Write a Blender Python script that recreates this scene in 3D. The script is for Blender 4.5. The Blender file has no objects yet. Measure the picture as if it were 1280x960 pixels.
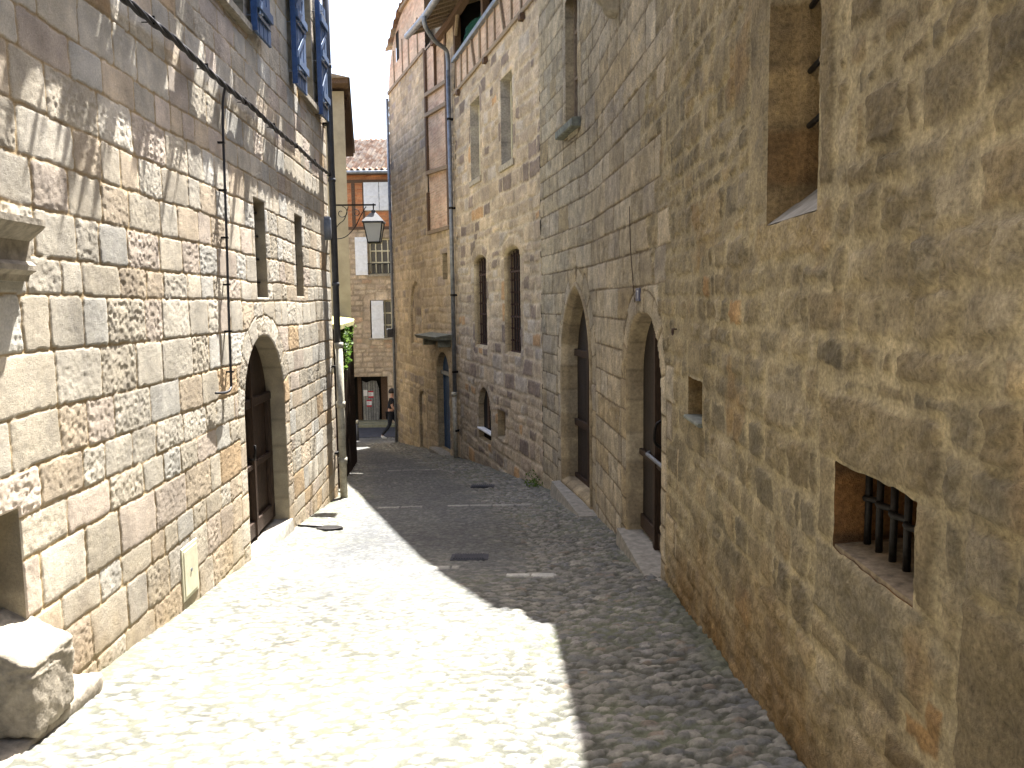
import bpy, math, random
import numpy as np
from mathutils import Vector, Matrix

# ------------------------------------------------------------------ camera, world, sun, exposure
sc = bpy.context.scene
col = sc.collection
cd = bpy.data.cameras.new("camera"); cam = bpy.data.objects.new("camera", cd); col.objects.link(cam)
sc.camera = cam
cd.sensor_fit = 'HORIZONTAL'; cd.sensor_width = 36.0
cd.lens = 36.0 * 1000.0 / 1280.0
cd.clip_start = 0.05; cd.clip_end = 600
PITCH = math.atan(0.1); ROLL = math.radians(0.8)
cam.matrix_world = Matrix.Rotation(math.pi / 2 - PITCH, 4, 'X') @ Matrix.Rotation(-ROLL, 4, 'Z')

SUN_N, SUN_A = 0.115, 0.47                 # per metre of height: metres to the right, metres ahead
sun_dir = Vector((SUN_N, SUN_A, 1.0)).normalized()
elev = math.asin(sun_dir.z)
world = bpy.data.worlds.new("World"); sc.world = world; world.use_nodes = True
wn = world.node_tree; bg = wn.nodes["Background"]
sky = wn.nodes.new("ShaderNodeTexSky"); sky.sky_type = 'NISHITA'; sky.sun_disc = False
sky.sun_elevation = elev; sky.sun_rotation = math.atan2(SUN_N, SUN_A)
sky.air_density = 1.0; sky.dust_density = 4.0; sky.ozone_density = 1.0; sky.altitude = 200
wn.links.new(sky.outputs[0], bg.inputs[0]); bg.inputs[1].default_value = 0.092
sd = bpy.data.lights.new("sun", 'SUN'); sd.energy = 5.0; sd.angle = math.radians(0.5); sd.color = (1.0, 0.97, 0.925)
sun = bpy.data.objects.new("sun", sd); col.objects.link(sun)
sun.rotation_euler = sun_dir.to_track_quat('Z', 'Y').to_euler(); sun.location = (3, 10, 20)
sc.view_settings.view_transform = 'Standard'; sc.view_settings.look = 'None'
sc.view_settings.gamma = 1.0; sc.view_settings.use_curve_mapping = False
sc.view_settings.exposure = 2.5
sc.render.engine = 'CYCLES'
sc.cycles.max_bounces = 8; sc.cycles.diffuse_bounces = 5; sc.cycles.use_denoising = True

# ------------------------------------------------------------------ noise
def h2(ix, iy, k):
    v = np.sin(ix * 127.1 + iy * 311.7 + k * 74.7) * 43758.5453
    return v - np.floor(v)
def vn(x, y, k=0):
    ix = np.floor(x); iy = np.floor(y); fx = x - ix; fy = y - iy
    fx = fx * fx * (3 - 2 * fx); fy = fy * fy * (3 - 2 * fy)
    a = h2(ix, iy, k); b = h2(ix + 1, iy, k); c = h2(ix, iy + 1, k); d = h2(ix + 1, iy + 1, k)
    return (a + (b - a) * fx) * (1 - fy) + (c + (d - c) * fx) * fy - 0.5
def fbm(x, y, k=0, o=3):
    r = 0; a = 1.0
    for i in range(o):
        r = r + a * vn(x * 2.03 ** i + 7.7 * i, y * 2.03 ** i + 3.1 * i, k + i); a *= 0.5
    return r
def sstep(a, b, x):
    t = np.clip((x - a) / (b - a), 0, 1); return t * t * (3 - 2 * t)

# ------------------------------------------------------------------ plan lines
class Path:
    """wall line in plan; s runs along it, n is metres out towards the lane"""
    def __init__(self, pts, s0, side, smooth=0.0):
        p = np.array(pts, float); L = np.hypot(*(p[1:] - p[:-1]).T); c = np.concatenate([[0], np.cumsum(L)])
        self.s = np.arange(0, c[-1], 0.05); self.s = np.append(self.s, c[-1])
        X = np.interp(self.s, c, p[:, 0]); Y = np.interp(self.s, c, p[:, 1])
        if smooth:
            w = int(smooth / 0.05); k = np.ones(2 * w + 1) / (2 * w + 1)
            Xp = np.concatenate([2 * X[0] - X[w:0:-1], X, 2 * X[-1] - X[-2:-w - 2:-1]])
            Yp = np.concatenate([2 * Y[0] - Y[w:0:-1], Y, 2 * Y[-1] - Y[-2:-w - 2:-1]])
            X = np.convolve(Xp, k, 'valid'); Y = np.convolve(Yp, k, 'valid')
        self.x, self.y = X, Y; tx = np.gradient(X); ty = np.gradient(Y); l = np.hypot(tx, ty)
        self.nx = ty / l * side; self.ny = -tx / l * side; self.s = self.s + s0; self.side = side
    def __call__(self, s, n, z):
        s = np.asarray(s, float); n = np.asarray(n, float); z = np.asarray(z, float)
        x = np.interp(s, self.s, self.x); y = np.interp(s, self.s, self.y)
        nx = np.interp(s, self.s, self.nx); ny = np.interp(s, self.s, self.ny)
        # straight continuation outside the line
        return np.stack(np.broadcast_arrays(x + nx * n, y + ny * n, z), -1)
PL = Path([(-1.72, -12), (-2.2, 0), (-2.704, 12.6), (-2.8, 15)], -12.0096, 1)
PR = Path([(0.988, -12), (1.22, 6.3), (1.0, 10.06), (.51, 12.8), (-1.2, 18.7), (-3.68, 25.4)], -12.0, -1, 0.5)
PF = Path([(-30, 31.5), (30, 31.5)], -30, 1)                       # far house facade, s = x, faces the camera (n = -y)
class Flat:
    def __call__(self, s, n, z):
        return np.stack(np.broadcast_arrays(np.asarray(s, float), np.asarray(n, float), np.asarray(z, float)), -1)
W = Flat()                                                           # world axes
def gz(y):
    y = np.asarray(y, float)
    return np.where(y < 27, -1.6 - 0.11 * y, np.maximum(-1.6 - 0.11 * 27 - 0.11 * (y - 27), -4.75))

# ------------------------------------------------------------------ objects
def rootpos(o):
    while o.parent: o = o.parent
    return np.array(o.location)
def tag(o, label=None, cat=None, group=None, kind=None):
    if label: o['label'] = label
    if cat: o['category'] = cat
    if group: o['group'] = group
    if kind: o['kind'] = kind
    return o
def thing(name, loc, label, cat, group=None):
    o = bpy.data.objects.new(name, None); col.objects.link(o); o.location = [float(v) for v in loc]
    o.empty_display_size = 0.2
    return tag(o, label, cat, group)
def mesh(name, V, F, m, parent=None, base=None, smooth=False, colr=None, label=None):
    V = np.asarray(V, float)
    if parent is not None: org = rootpos(parent)
    elif base is not None: org = np.array([float(v) for v in base])
    else: org = np.zeros(3)
    me = bpy.data.meshes.new(name)
    if isinstance(F, np.ndarray):
        nf, k = F.shape
        me.vertices.add(len(V)); me.vertices.foreach_set('co', (V - org).astype(np.float32).ravel())
        me.loops.add(nf * k); me.loops.foreach_set('vertex_index', F.astype(np.int32).ravel())
        me.polygons.add(nf); me.polygons.foreach_set('loop_start', np.arange(0, nf * k, k, dtype=np.int32))
        me.update(calc_edges=True); me.validate()
    else:
        me.from_pydata((V - org).tolist(), [], [list(map(int, f)) for f in F]); me.update()
    if smooth: me.polygons.foreach_set('use_smooth', np.ones(len(me.polygons), bool))
    if colr is not None:
        a = me.color_attributes.new('col', 'FLOAT_COLOR', 'POINT')
        c = np.ones((len(V), 4), np.float32); c[:, :3] = colr
        a.data.foreach_set('color', c.ravel())
    me.materials.append(m)
    o = bpy.data.objects.new(name, me); col.objects.link(o)
    if parent is not None: o.parent = parent
    elif base is not None: o.location = org.tolist()
    if label: o['label'] = label
    return o

# ------------------------------------------------------------------ materials
def newmat(name, rough=0.85, metallic=0.0, spec=0.3):
    m = bpy.data.materials.new(name); m.use_nodes = True; nt = m.node_tree
    b = nt.nodes["Principled BSDF"]; b.inputs['Roughness'].default_value = rough
    b.inputs['Metallic'].default_value = metallic; b.inputs['Specular IOR Level'].default_value = spec
    return m, nt, b
def N(nt, t, **kw):
    n = nt.nodes.new(t)
    for k, v in kw.items():
        if k in n.inputs: n.inputs[k].default_value = v
        else: setattr(n, k, v)
    return n
def mix(nt, f, a, b, mode='MIX'):
    n = nt.nodes.new('ShaderNodeMix'); n.data_type = 'RGBA'; n.blend_type = mode
    for sock, v in ((n.inputs[0], f), (n.inputs[6], a), (n.inputs[7], b)):
        if hasattr(v, 'links') or isinstance(v, bpy.types.NodeSocket): nt.links.new(v, sock)
        elif isinstance(v, (int, float)): sock.default_value = v
        else: sock.default_value = (*v, 1)
    return n.outputs[2]
def ramp(nt, src, stops):
    r = nt.nodes.new('ShaderNodeValToRGB'); nt.links.new(src, r.inputs[0]); e = r.color_ramp.elements
    while len(e) < len(stops): e.new(0.5)
    for i, (p, c) in enumerate(stops):
        e[i].position = p; e[i].color = (c, c, c, 1) if isinstance(c, (int, float)) else (*c, 1)
    return r.outputs[0]
def stone_mat(name, bump=0.5, scale=60, spots=0.25, rough=0.9, spec=0.15, tint=(1, 1, 1), moss=0.0):
    m, nt, b = newmat(name, rough, 0, spec)
    tc = N(nt, 'ShaderNodeTexCoord'); at = N(nt, 'ShaderNodeAttribute', attribute_name='col')
    n1 = N(nt, 'ShaderNodeTexNoise', Scale=scale, Detail=5.0, Roughness=0.65); nt.links.new(tc.outputs['Object'], n1.inputs[0])
    n2 = N(nt, 'ShaderNodeTexNoise', Scale=scale * 0.12, Detail=6.0, Roughness=0.6); nt.links.new(tc.outputs['Object'], n2.inputs[0])
    n3 = N(nt, 'ShaderNodeTexNoise', Scale=scale * 4.0, Detail=2.0); nt.links.new(tc.outputs['Object'], n3.inputs[0])
    c = mix(nt, 1.0, at.outputs['Color'], ramp(nt, n1.outputs[0], [(0.3, 1 - spots * 1.3), (0.7, 1 + spots * 0.8)]), 'MULTIPLY')
    c = mix(nt, 1.0, c, ramp(nt, n2.outputs[0], [(0.3, (1 - spots, 1 - spots, 1 - spots * 0.9)), (0.7, (1 + spots * .7, 1 + spots * .62, 1 + spots * .4))]), 'MULTIPLY')
    c = mix(nt, 1.0, c, tint, 'MULTIPLY')
    if moss:
        n4 = N(nt, 'ShaderNodeTexNoise', Scale=1.7, Detail=5.0, Roughness=0.7); nt.links.new(tc.outputs['Object'], n4.inputs[0])
        f = ramp(nt, n4.outputs[0], [(0.48, 0.0), (0.7, moss)]); c = mix(nt, f, c, (0.12, 0.13, 0.06))
    nt.links.new(c, b.inputs['Base Color'])
    bp = N(nt, 'ShaderNodeBump', Strength=bump, Distance=0.01)
    ad = N(nt, 'ShaderNodeMath', operation='ADD'); nt.links.new(n1.outputs[0], ad.inputs[0]); nt.links.new(n3.outputs[0], ad.inputs[1])
    nt.links.new(ad.outputs[0], bp.inputs['Height']); nt.links.new(bp.outputs[0], b.inputs['Normal'])
    return m
def plain_mat(name, c, rough=0.7, metallic=0.0, var=0.2, scale=12, bump=0.15, spec=0.3, stretch=(1, 1, 1), c2=None):
    m, nt, b = newmat(name, rough, metallic, spec)
    tc = N(nt, 'ShaderNodeTexCoord'); mp = N(nt, 'ShaderNodeMapping'); mp.inputs['Scale'].default_value = stretch
    nt.links.new(tc.outputs['Object'], mp.inputs[0])
    n1 = N(nt, 'ShaderNodeTexNoise', Scale=scale, Detail=6.0, Roughness=0.65); nt.links.new(mp.outputs[0], n1.inputs[0])
    if c2 is None: c2 = tuple(v * (1 - var) for v in c)
    f = ramp(nt, n1.outputs[0], [(0.35, 0.0), (0.65, 1.0)])
    cc = mix(nt, f, c2, tuple(min(1, v * (1 + var * .6)) for v in c))
    nt.links.new(cc, b.inputs['Base Color'])
    bp = N(nt, 'ShaderNodeBump', Strength=bump, Distance=0.01); nt.links.new(n1.outputs[0], bp.inputs['Height'])
    nt.links.new(bp.outputs[0], b.inputs['Normal'])
    return m
M = dict(
    left=stone_mat('raked_limestone', 0.6, 80, 0.14),
    rubble=stone_mat('lime_rubble', 1.0, 60, 0.34, tint=(1, 1, 1)),
    right=stone_mat('weathered_ashlar', 0.5, 30, 0.25),
    brick=stone_mat('thin_brick', 0.4, 20, 0.2),
    cobble=stone_mat('cobbles', 0.4, 40, 0.25, rough=0.75, spec=0.3, moss=0.08),
    tile=stone_mat('clay_tiles', 0.4, 20, 0.3),
    wood=plain_mat('dark_oak', (0.045, 0.026, 0.016), 0.6, var=0.5, scale=10, bump=0.5, stretch=(9, 9, 1)),
    woodatt=stone_mat('door_planks', 0.35, 25, 0.3, rough=0.6, spec=0.3),
    timber=plain_mat('weathered_timber', (0.28, 0.215, 0.15), 0.85, var=0.45, scale=12, bump=0.6, stretch=(6, 6, 1)),
    timber_dark=plain_mat('brown_timber', (0.12, 0.075, 0.048), 0.85, var=0.5, scale=12, bump=0.6, stretch=(4, 4, 4)),
    iron=plain_mat('forged_iron', (0.02, 0.018, 0.017), 0.55, 0.6, 0.4, 60, 0.3),
    rust=plain_mat('rusted_iron', (0.07, 0.042, 0.035), 0.8, 0.2, 0.5, 60, 0.4),
    zinc=plain_mat('zinc', (0.22, 0.235, 0.26), 0.5, 0.5, 0.3, 9, 0.1),
    paint_dark=plain_mat('dark_grey_paint', (0.05, 0.052, 0.06), 0.45, 0.0, 0.3, 14, 0.1, spec=0.5),
    cast=plain_mat('cream_cast_iron', (0.42, 0.39, 0.31), 0.6, 0, 0.35, 12, 0.2),
    cable=plain_mat('black_cable', (0.02, 0.02, 0.024), 0.5, 0, 0.3, 60, 0.2, spec=0.5),
    shutter=plain_mat('slate_blue_paint', (0.085, 0.14, 0.25), 0.5, 0, 0.25, 16, 0.2, spec=0.45, stretch=(5, 5, 1)),
    shutter_edge=plain_mat('deep_blue_paint', (0.03, 0.075, 0.20), 0.45, 0, 0.25, 16, 0.15, spec=0.5),
    white=plain_mat('white_paint', (0.74, 0.76, 0.78), 0.55, 0, 0.12, 9, 0.1),
    cream=plain_mat('cream_paint', (0.62, 0.58, 0.42), 0.6, 0, 0.15, 9, 0.1),
    blue_door=plain_mat('blue_door_paint', (0.03, 0.085, 0.19), 0.5, 0, 0.3, 12, 0.2),
    plaster=plain_mat('beige_render', (0.36, 0.315, 0.235), 0.92, 0, 0.16, 3.5, 0.3),
    side=plain_mat('lime_render', (0.36, 0.31, 0.23), 0.92, 0, 0.25, 2.0, 0.3),
    stone=plain_mat('cut_stone', (0.36, 0.32, 0.25), 0.9, 0, 0.3, 14, 0.6, spec=0.15),
    sill=plain_mat('grey_step_stone', (0.30, 0.28, 0.24), 0.85, 0, 0.3, 12, 0.5, spec=0.2),
    worn_sill=plain_mat('worn_brown_sill', (0.21, 0.165, 0.11), 0.9, 0, 0.45, 22, 0.8, spec=0.15),
    slate=plain_mat('lichen_slab', (0.19, 0.20, 0.17), 0.9, 0, 0.4, 12, 0.5),
    mossy=plain_mat('mossy_tile', (0.42, 0.38, 0.16), 0.9, 0, 0.35, 9, 0.5, c2=(0.16, 0.17, 0.05)),
    rock=plain_mat('worn_limestone', (0.30, 0.265, 0.21), 0.9, 0, 0.35, 16, 0.9, spec=0.15),
    net=plain_mat('green_netting', (0.02, 0.22, 0.17), 0.8, 0, 0.3, 25, 0.2),
    earth=plain_mat('earth', (0.2, 0.17, 0.12), 0.95, 0, 0.3, 1.5, 0.3),
    asphalt=plain_mat('asphalt', (0.05, 0.053, 0.065), 0.85, 0, 0.25, 6, 0.5),
    pave=plain_mat('kerb_concrete', (0.24, 0.23, 0.15), 0.9, 0, 0.3, 5, 0.3),
    paper=plain_mat('paper', (0.75, 0.75, 0.75), 0.7, 0, 0.06, 5, 0.0),
    red=plain_mat('red_print', (0.45, 0.03, 0.05), 0.6, 0, 0.1, 5, 0.0),
    cloth=plain_mat('black_cloth', (0.02, 0.02, 0.024), 0.9, 0, 0.3, 30, 0.3),
    jeans=plain_mat('dark_trousers', (0.025, 0.027, 0.035), 0.9, 0, 0.3, 30, 0.3),
    skin=plain_mat('skin', (0.46, 0.27, 0.19), 0.55, 0, 0.1, 20, 0.05),
    hair=plain_mat('dark_hair', (0.02, 0.014, 0.01), 0.6, 0, 0.3, 60, 0.5),
    enamel=plain_mat('blue_enamel', (0.03, 0.045, 0.13), 0.3, 0, 0.2, 20, 0.0, spec=0.6),
    dark=plain_mat('interior_shade', (0.012, 0.011, 0.01), 0.95, 0, 0.3, 3, 0.0),  # near-black colour stands for the shade inside openings
    orange=plain_mat('orange_brick_inside', (0.30, 0.12, 0.04), 0.9, 0, 0.5, 14, 0.6),
)
m, nt, b = newmat('window_glass', 0.08, 0, 0.6); b.inputs['Base Color'].default_value = (0.02, 0.024, 0.03, 1); M['glass'] = m
m, nt, b = newmat('frosted_glass', 0.4, 0, 0.5); b.inputs['Base Color'].default_value = (0.62, 0.64, 0.62, 1)
b.inputs['Transmission Weight'].default_value = 0.35; M['frost'] = m
def leaf_mat(name, c):
    m, nt, b = newmat(name, 0.55, 0, 0.35)
    at = N(nt, 'ShaderNodeAttribute', attribute_name='col'); nt.links.new(mix(nt, 1.0, at.outputs['Color'], c, 'MULTIPLY'), b.inputs['Base Color'])
    tr = N(nt, 'ShaderNodeBsdfTranslucent'); nt.links.new(mix(nt, 1.0, at.outputs['Color'], tuple(v * 1.6 for v in c), 'MULTIPLY'), tr.inputs[0])
    ms = N(nt, 'ShaderNodeMixShader', Fac=0.3); nt.links.new(b.outputs[0], ms.inputs[1]); nt.links.new(tr.outputs[0], ms.inputs[2])
    nt.links.new(ms.outputs[0], nt.nodes['Material Output'].inputs[0]); return m
M['leaf'] = leaf_mat('leaves', (0.10, 0.16, 0.035))

# ------------------------------------------------------------------ mesh builder
class MB:
    def __init__(self, P=W): self.P = P; self.V = []; self.F = []
    def add(self, v, f):
        o = len(self.V); self.V += [tuple(q) for q in np.asarray(v, float)]; self.F += [[o + i for i in q] for q in f]
    def snz(self, a): a = np.asarray(a, float); return self.P(a[:, 0], a[:, 1], a[:, 2])
    def box(self, s, n, z, seg=0.6, bev=0.0):
        (s0, s1), (n0, n1), (z0, z1) = s, n, z
        k = max(1, int(abs(s1 - s0) / seg)) if not isinstance(self.P, Flat) else 1
        ss = np.linspace(s0, s1, k + 1)
        if bev:
            b_ = bev; prof = [(n0 + b_, z0), (n1 - b_, z0), (n1, z0 + b_), (n1, z1 - b_), (n1 - b_, z1), (n0 + b_, z1), (n0, z1 - b_), (n0, z0 + b_)]
        else: prof = [(n0, z0), (n1, z0), (n1, z1), (n0, z1)]
        m_ = len(prof); V = [(q, a, b) for q in ss for a, b in prof]; F = []
        for i in range(k):
            for j in range(m_): F.append([i * m_ + j, i * m_ + (j + 1) % m_, (i + 1) * m_ + (j + 1) % m_, (i + 1) * m_ + j])
        F.append(list(range(m_))[::-1]); F.append([k * m_ + j for j in range(m_)])
        self.add(self.snz(V), F)
    def hexa(self, c8, mapped=True):
        """eight corners: four of one face, then the four opposite"""
        v = self.snz(c8) if mapped else c8
        self.add(v, [[0, 1, 2, 3], [7, 6, 5, 4], [0, 4, 5, 1], [1, 5, 6, 2], [2, 6, 7, 3], [3, 7, 4, 0]])
    def bar(self, a, b, w, h, up=(0, 0, 1)):
        """beam between two (s,n,z) points"""
        A, B = self.snz([a, b]); d = B - A; d /= np.linalg.norm(d); u = np.array(up, float)
        x = np.cross(d, u)
        if np.linalg.norm(x) < 1e-3: x = np.cross(d, (1, 0, 0))
        x /= np.linalg.norm(x); y = np.cross(x, d)
        q = [x * w / 2 * i + y * h / 2 * j for i, j in ((-1, -1), (1, -1), (1, 1), (-1, 1))]
        self.hexa([A + k for k in q] + [B + k for k in q], False)
    def tube(self, pts, r, seg=10, caps=True, mapped=True):
        P_ = self.snz(pts) if mapped else np.asarray(pts, float)
        r = np.full(len(P_), r) if np.isscalar(r) else np.asarray(r, float)
        V = []; x = None
        for i in range(len(P_)):
            d = P_[min(i + 1, len(P_) - 1)] - P_[max(i - 1, 0)]; d /= np.linalg.norm(d) + 1e-12
            if x is None:
                x = np.cross(d, (0, 0, 1)) if abs(d[2]) < .9 else np.cross(d, (1, 0, 0))
            x = x - d * np.dot(x, d); x /= np.linalg.norm(x) + 1e-12; y = np.cross(d, x)
            for k in range(seg):
                a = 2 * math.pi * k / seg; V.append(P_[i] + r[i] * (math.cos(a) * x + math.sin(a) * y))
        F = []
        for i in range(len(P_) - 1):
            for k in range(seg): F.append([i * seg + k, i * seg + (k + 1) % seg, (i + 1) * seg + (k + 1) % seg, (i + 1) * seg + k])
        if caps: F.append(list(range(seg))[::-1]); F.append([(len(P_) - 1) * seg + k for k in range(seg)])
        self.add(V, F)
    def loft(self, rings):
        """closed rings of (s,n,z), same count"""
        k = len(rings[0]); V = np.concatenate([self.snz(r) for r in rings]); F = []
        for i in range(len(rings) - 1):
            for j in range(k): F.append([i * k + j, i * k + (j + 1) % k, (i + 1) * k + (j + 1) % k, (i + 1) * k + j])
        F.append(list(range(k))[::-1]); F.append([(len(rings) - 1) * k + j for j in range(k)])
        self.add(V, F)
    def build(self, name, m, parent=None, base=None, smooth=False, label=None):
        return mesh(name, self.V, self.F, m, parent, base, smooth, None, label)
def bez(pts, k=10):
    """smooth curve through the points"""
    p = np.array(pts, float); out = []
    for i in range(len(p) - 1):
        a = p[max(i - 1, 0)]; b = p[i]; c = p[i + 1]; d = p[min(i + 2, len(p) - 1)]
        for t in np.linspace(0, 1, k, endpoint=(i == len(p) - 2)):
            out.append(0.5 * ((2 * b) + (-a + c) * t + (2 * a - 5 * b + 4 * c - d) * t * t + (-a + 3 * b - 3 * c + d) * t ** 3))
    return np.array(out)

# ------------------------------------------------------------------ outlines (closed polygons in s,z)
def resample(poly, step):
    p = np.array(poly, float); out = []
    for a, b in zip(p, np.roll(p, -1, 0)):
        L = np.hypot(*(b - a)); k = max(1, int(round(L / step)))
        for i in range(k): out.append(a + (b - a) * i / k)
    return np.array(out)
def rect(s0, s1, z0, z1): return [(s0, z0), (s1, z0), (s1, z1), (s0, z1)]
def arch(s0, s1, z0, z1, rise, pointed=False, k=14):
    """z1 apex height, springing at z1-rise"""
    c = (s0 + s1) / 2; w = (s1 - s0) / 2; zs = z1 - rise; pts = [(s0, z0), (s1, z0)]
    if pointed:
        R_ = (w * w + rise * rise) / (2 * w); cx = s1 - R_; am = math.atan2(rise, c - cx)
        right = [(cx + R_ * math.cos(a), zs + R_ * math.sin(a)) for a in np.linspace(0, am, k)]
        left = [(2 * c - x, z) for x, z in right[::-1][1:]]
        return pts + right + left
    return pts + [(c + w * math.cos(a), zs + rise * math.sin(a)) for a in np.linspace(0, math.pi, 2 * k)]
def area(p): p = np.asarray(p); q = np.roll(p, -1, 0); return 0.5 * np.sum(p[:, 0] * q[:, 1] - q[:, 0] * p[:, 1])
def inset(poly, d):
    p = np.asarray(poly, float)
    if area(p) < 0: p = p[::-1]
    a = np.roll(p, 1, 0); b = np.roll(p, -1, 0)
    e1 = p - a; e2 = b - p; e1 /= np.hypot(*e1.T)[:, None] + 1e-9; e2 /= np.hypot(*e2.T)[:, None] + 1e-9
    n1 = np.stack([-e1[:, 1], e1[:, 0]], 1); n2 = np.stack([-e2[:, 1], e2[:, 0]], 1)
    nn = n1 + n2; nn /= np.hypot(*nn.T)[:, None] + 1e-9; sc_ = 1 / np.maximum(0.5, np.sum(nn * n1, 1))
    return p + nn * (d * sc_)[:, None]
def sdist(S, Z, poly):
    """signed distance (positive outside), nearest point, arc length there"""
    p = np.asarray(poly, float); sh = S.shape; X = S.ravel(); Y = Z.ravel()
    best = np.full(X.shape, 1e9); qx = np.zeros_like(X); qy = np.zeros_like(X); at = np.zeros_like(X); ins = np.zeros(X.shape, bool); acc = 0.0
    for a, b in zip(p, np.roll(p, -1, 0)):
        ex, ey = b - a; L2 = ex * ex + ey * ey; L = math.sqrt(L2)
        t = np.clip(((X - a[0]) * ex + (Y - a[1]) * ey) / (L2 + 1e-12), 0, 1); px = a[0] + t * ex; py = a[1] + t * ey
        d = (X - px) ** 2 + (Y - py) ** 2; m_ = d < best
        best[m_] = d[m_]; qx[m_] = px[m_]; qy[m_] = py[m_]; at[m_] = acc + t[m_] * L
        if ey != 0:
            c = ((a[1] <= Y) != (b[1] <= Y)); xi = a[0] + (Y - a[1]) * ex / ey; ins ^= c & (X < xi)
        acc += L
    d = np.sqrt(best); d = np.where(ins, -d, d)
    return d.reshape(sh), qx.reshape(sh), qy.reshape(sh), at.reshape(sh)

# ------------------------------------------------------------------ masonry
def ashlar(S, Z, seed, zr, sr, h, w, warp=0.012):
    rng = np.random.RandomState(seed); zb = [zr[0]]
    while zb[-1] < zr[1]: zb.append(zb[-1] + rng.uniform(*h))
    zb = np.array(zb)
    S2 = S + warp * fbm(S * 3.1, Z * 3.1, seed) + warp * .5 * fbm(S * 14, Z * 14, seed + 5); Z2 = Z + warp * 1.5 * fbm(S * 0.9, Z * .9 + 50, seed + 1) + warp * .5 * fbm(S * 15, Z * 15, seed + 6)
    ci = np.clip(np.searchsorted(zb, Z2) - 1, 0, len(zb) - 2); dz = np.minimum(Z2 - zb[ci], zb[ci + 1] - Z2)
    ids = np.zeros(S.shape, int); ds = np.zeros(S.shape)
    for c in range(len(zb) - 1):
        m_ = ci == c
        jo = [sr[0] - rng.uniform(0, w[1])]
        hh = zb[c + 1] - zb[c]
        while jo[-1] < sr[1] + w[1]: jo.append(jo[-1] + rng.uniform(*w) * (0.7 + 0.6 * hh / h[1]))
        if not m_.any(): continue
        jo = np.array(jo); x = S2[m_]; k = np.clip(np.searchsorted(jo, x) - 1, 0, len(jo) - 2)
        ds[m_] = np.minimum(x - jo[k], jo[k + 1] - x); ids[m_] = c * 211 + k
    r = 0.03; both = (ds < r) & (dz < r)
    d = np.where(both, r - np.hypot(r - np.minimum(ds, r), r - np.minimum(dz, r)), np.minimum(ds, dz))
    return ids, d
def voronoi(S, Z, seed, cs, cz, warp=0.03, jit=0.8):
    S2 = (S + warp * fbm(S * 6, Z * 6, seed)) / cs; Z2 = (Z + warp * fbm(S * 6, Z * 6, seed + 9)) / cz
    S2 = S2 + 0.5 * (np.floor(Z2) % 2)
    gx = np.floor(S2); gy = np.floor(Z2); f1 = np.full(S.shape, 9.); f2 = np.full(S.shape, 9.); ids = np.zeros(S.shape, int)
    for i in (-1, 0, 1):
        for j in (-1, 0, 1):
            cx = gx + i; cy = gy + j
            px = cx + .5 + jit * (h2(cx, cy, seed) - .5); py = cy + .5 + jit * (h2(cx, cy, seed + 1) - .5)
            w_ = (h2(cx, cy, seed + 2) - .5) * 0.25
            d = np.sqrt((S2 - px) ** 2 + (Z2 - py) ** 2) - w_
            l1 = d < f1; f2 = np.where(l1, f1, np.minimum(f2, d)); f1 = np.where(l1, d, f1)
            ids = np.where(l1, (cx * 73 + cy * 1579 + 90000).astype(int), ids)
    return ids, (f2 - f1) * 0.5 * min(cs, cz), f1
def pick(ids, seed, pal):
    rng = np.random.RandomState(seed); T = rng.rand(4099, 5); T = T[np.abs(ids) % 4099]
    w = np.cumsum([p[1] for p in pal]); w = w / w[-1]; k = np.searchsorted(w, T[..., 0]); C = np.array([p[0] for p in pal])[np.clip(k, 0, len(pal) - 1)]
    return C * (0.86 + 0.28 * T[..., 1:2]), T
def masonry(S, Z, ids, d, seed, pal, mortar, gap=.004, edge=.014, relief=.018, off=.012, rough=.010, smear=0.0, und=.006, fr=22, pillow=.4, pits=0.0):
    C, T = pick(ids, seed, pal)
    dd = d + smear * (0.5 * fbm(S * 11, Z * 11, seed + 31) - .5 * T[..., 4])
    m_ = sstep(gap, gap + edge, dd)
    oi = (ids % 997) * 1.37
    rg = rough * (0.35 + 1.3 * T[..., 2] ** 2)
    h = relief * (1 - pillow) + relief * pillow * sstep(0, .05, dd) + off * (T[..., 3] - .5) + und * 2 * fbm(S * 4 + oi, Z * 4 - oi, seed + 3, 2) + rg * 2 * fbm(S * fr + oi, Z * fr, seed + 4, 4)
    if pits: h = h - pits * sstep(.12, .42, fbm(S * 31 + oi + 1.3 * fbm(S * 20, Z * 20, 3), Z * 38, seed + 12, 4)) * sstep(.25, .9, T[..., 2]) - pits * .5 * np.abs(fbm(S * 9 + oi, Z * 16 - oi, seed + 13, 3)) * T[..., 4]
    hm = .004 * fbm(S * 25, Z * 25, seed + 8)
    H = m_ * h + (1 - m_) * hm
    big = fbm(S * .8, Z * .8, seed + 40, 4)[..., None]; mid = fbm(S * 5 + oi, Z * 5, seed + 41, 3)[..., None]
    c = C * (1 + .35 * mid) ; mc = np.array(mortar) * (1 + .3 * fbm(S * 6, Z * 6, seed + 42)[..., None])
    c = c * m_[..., None] + mc * (1 - m_[..., None])
    c = np.clip(c * (1 + .35 * big), .01, .8)
    return H, c

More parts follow.
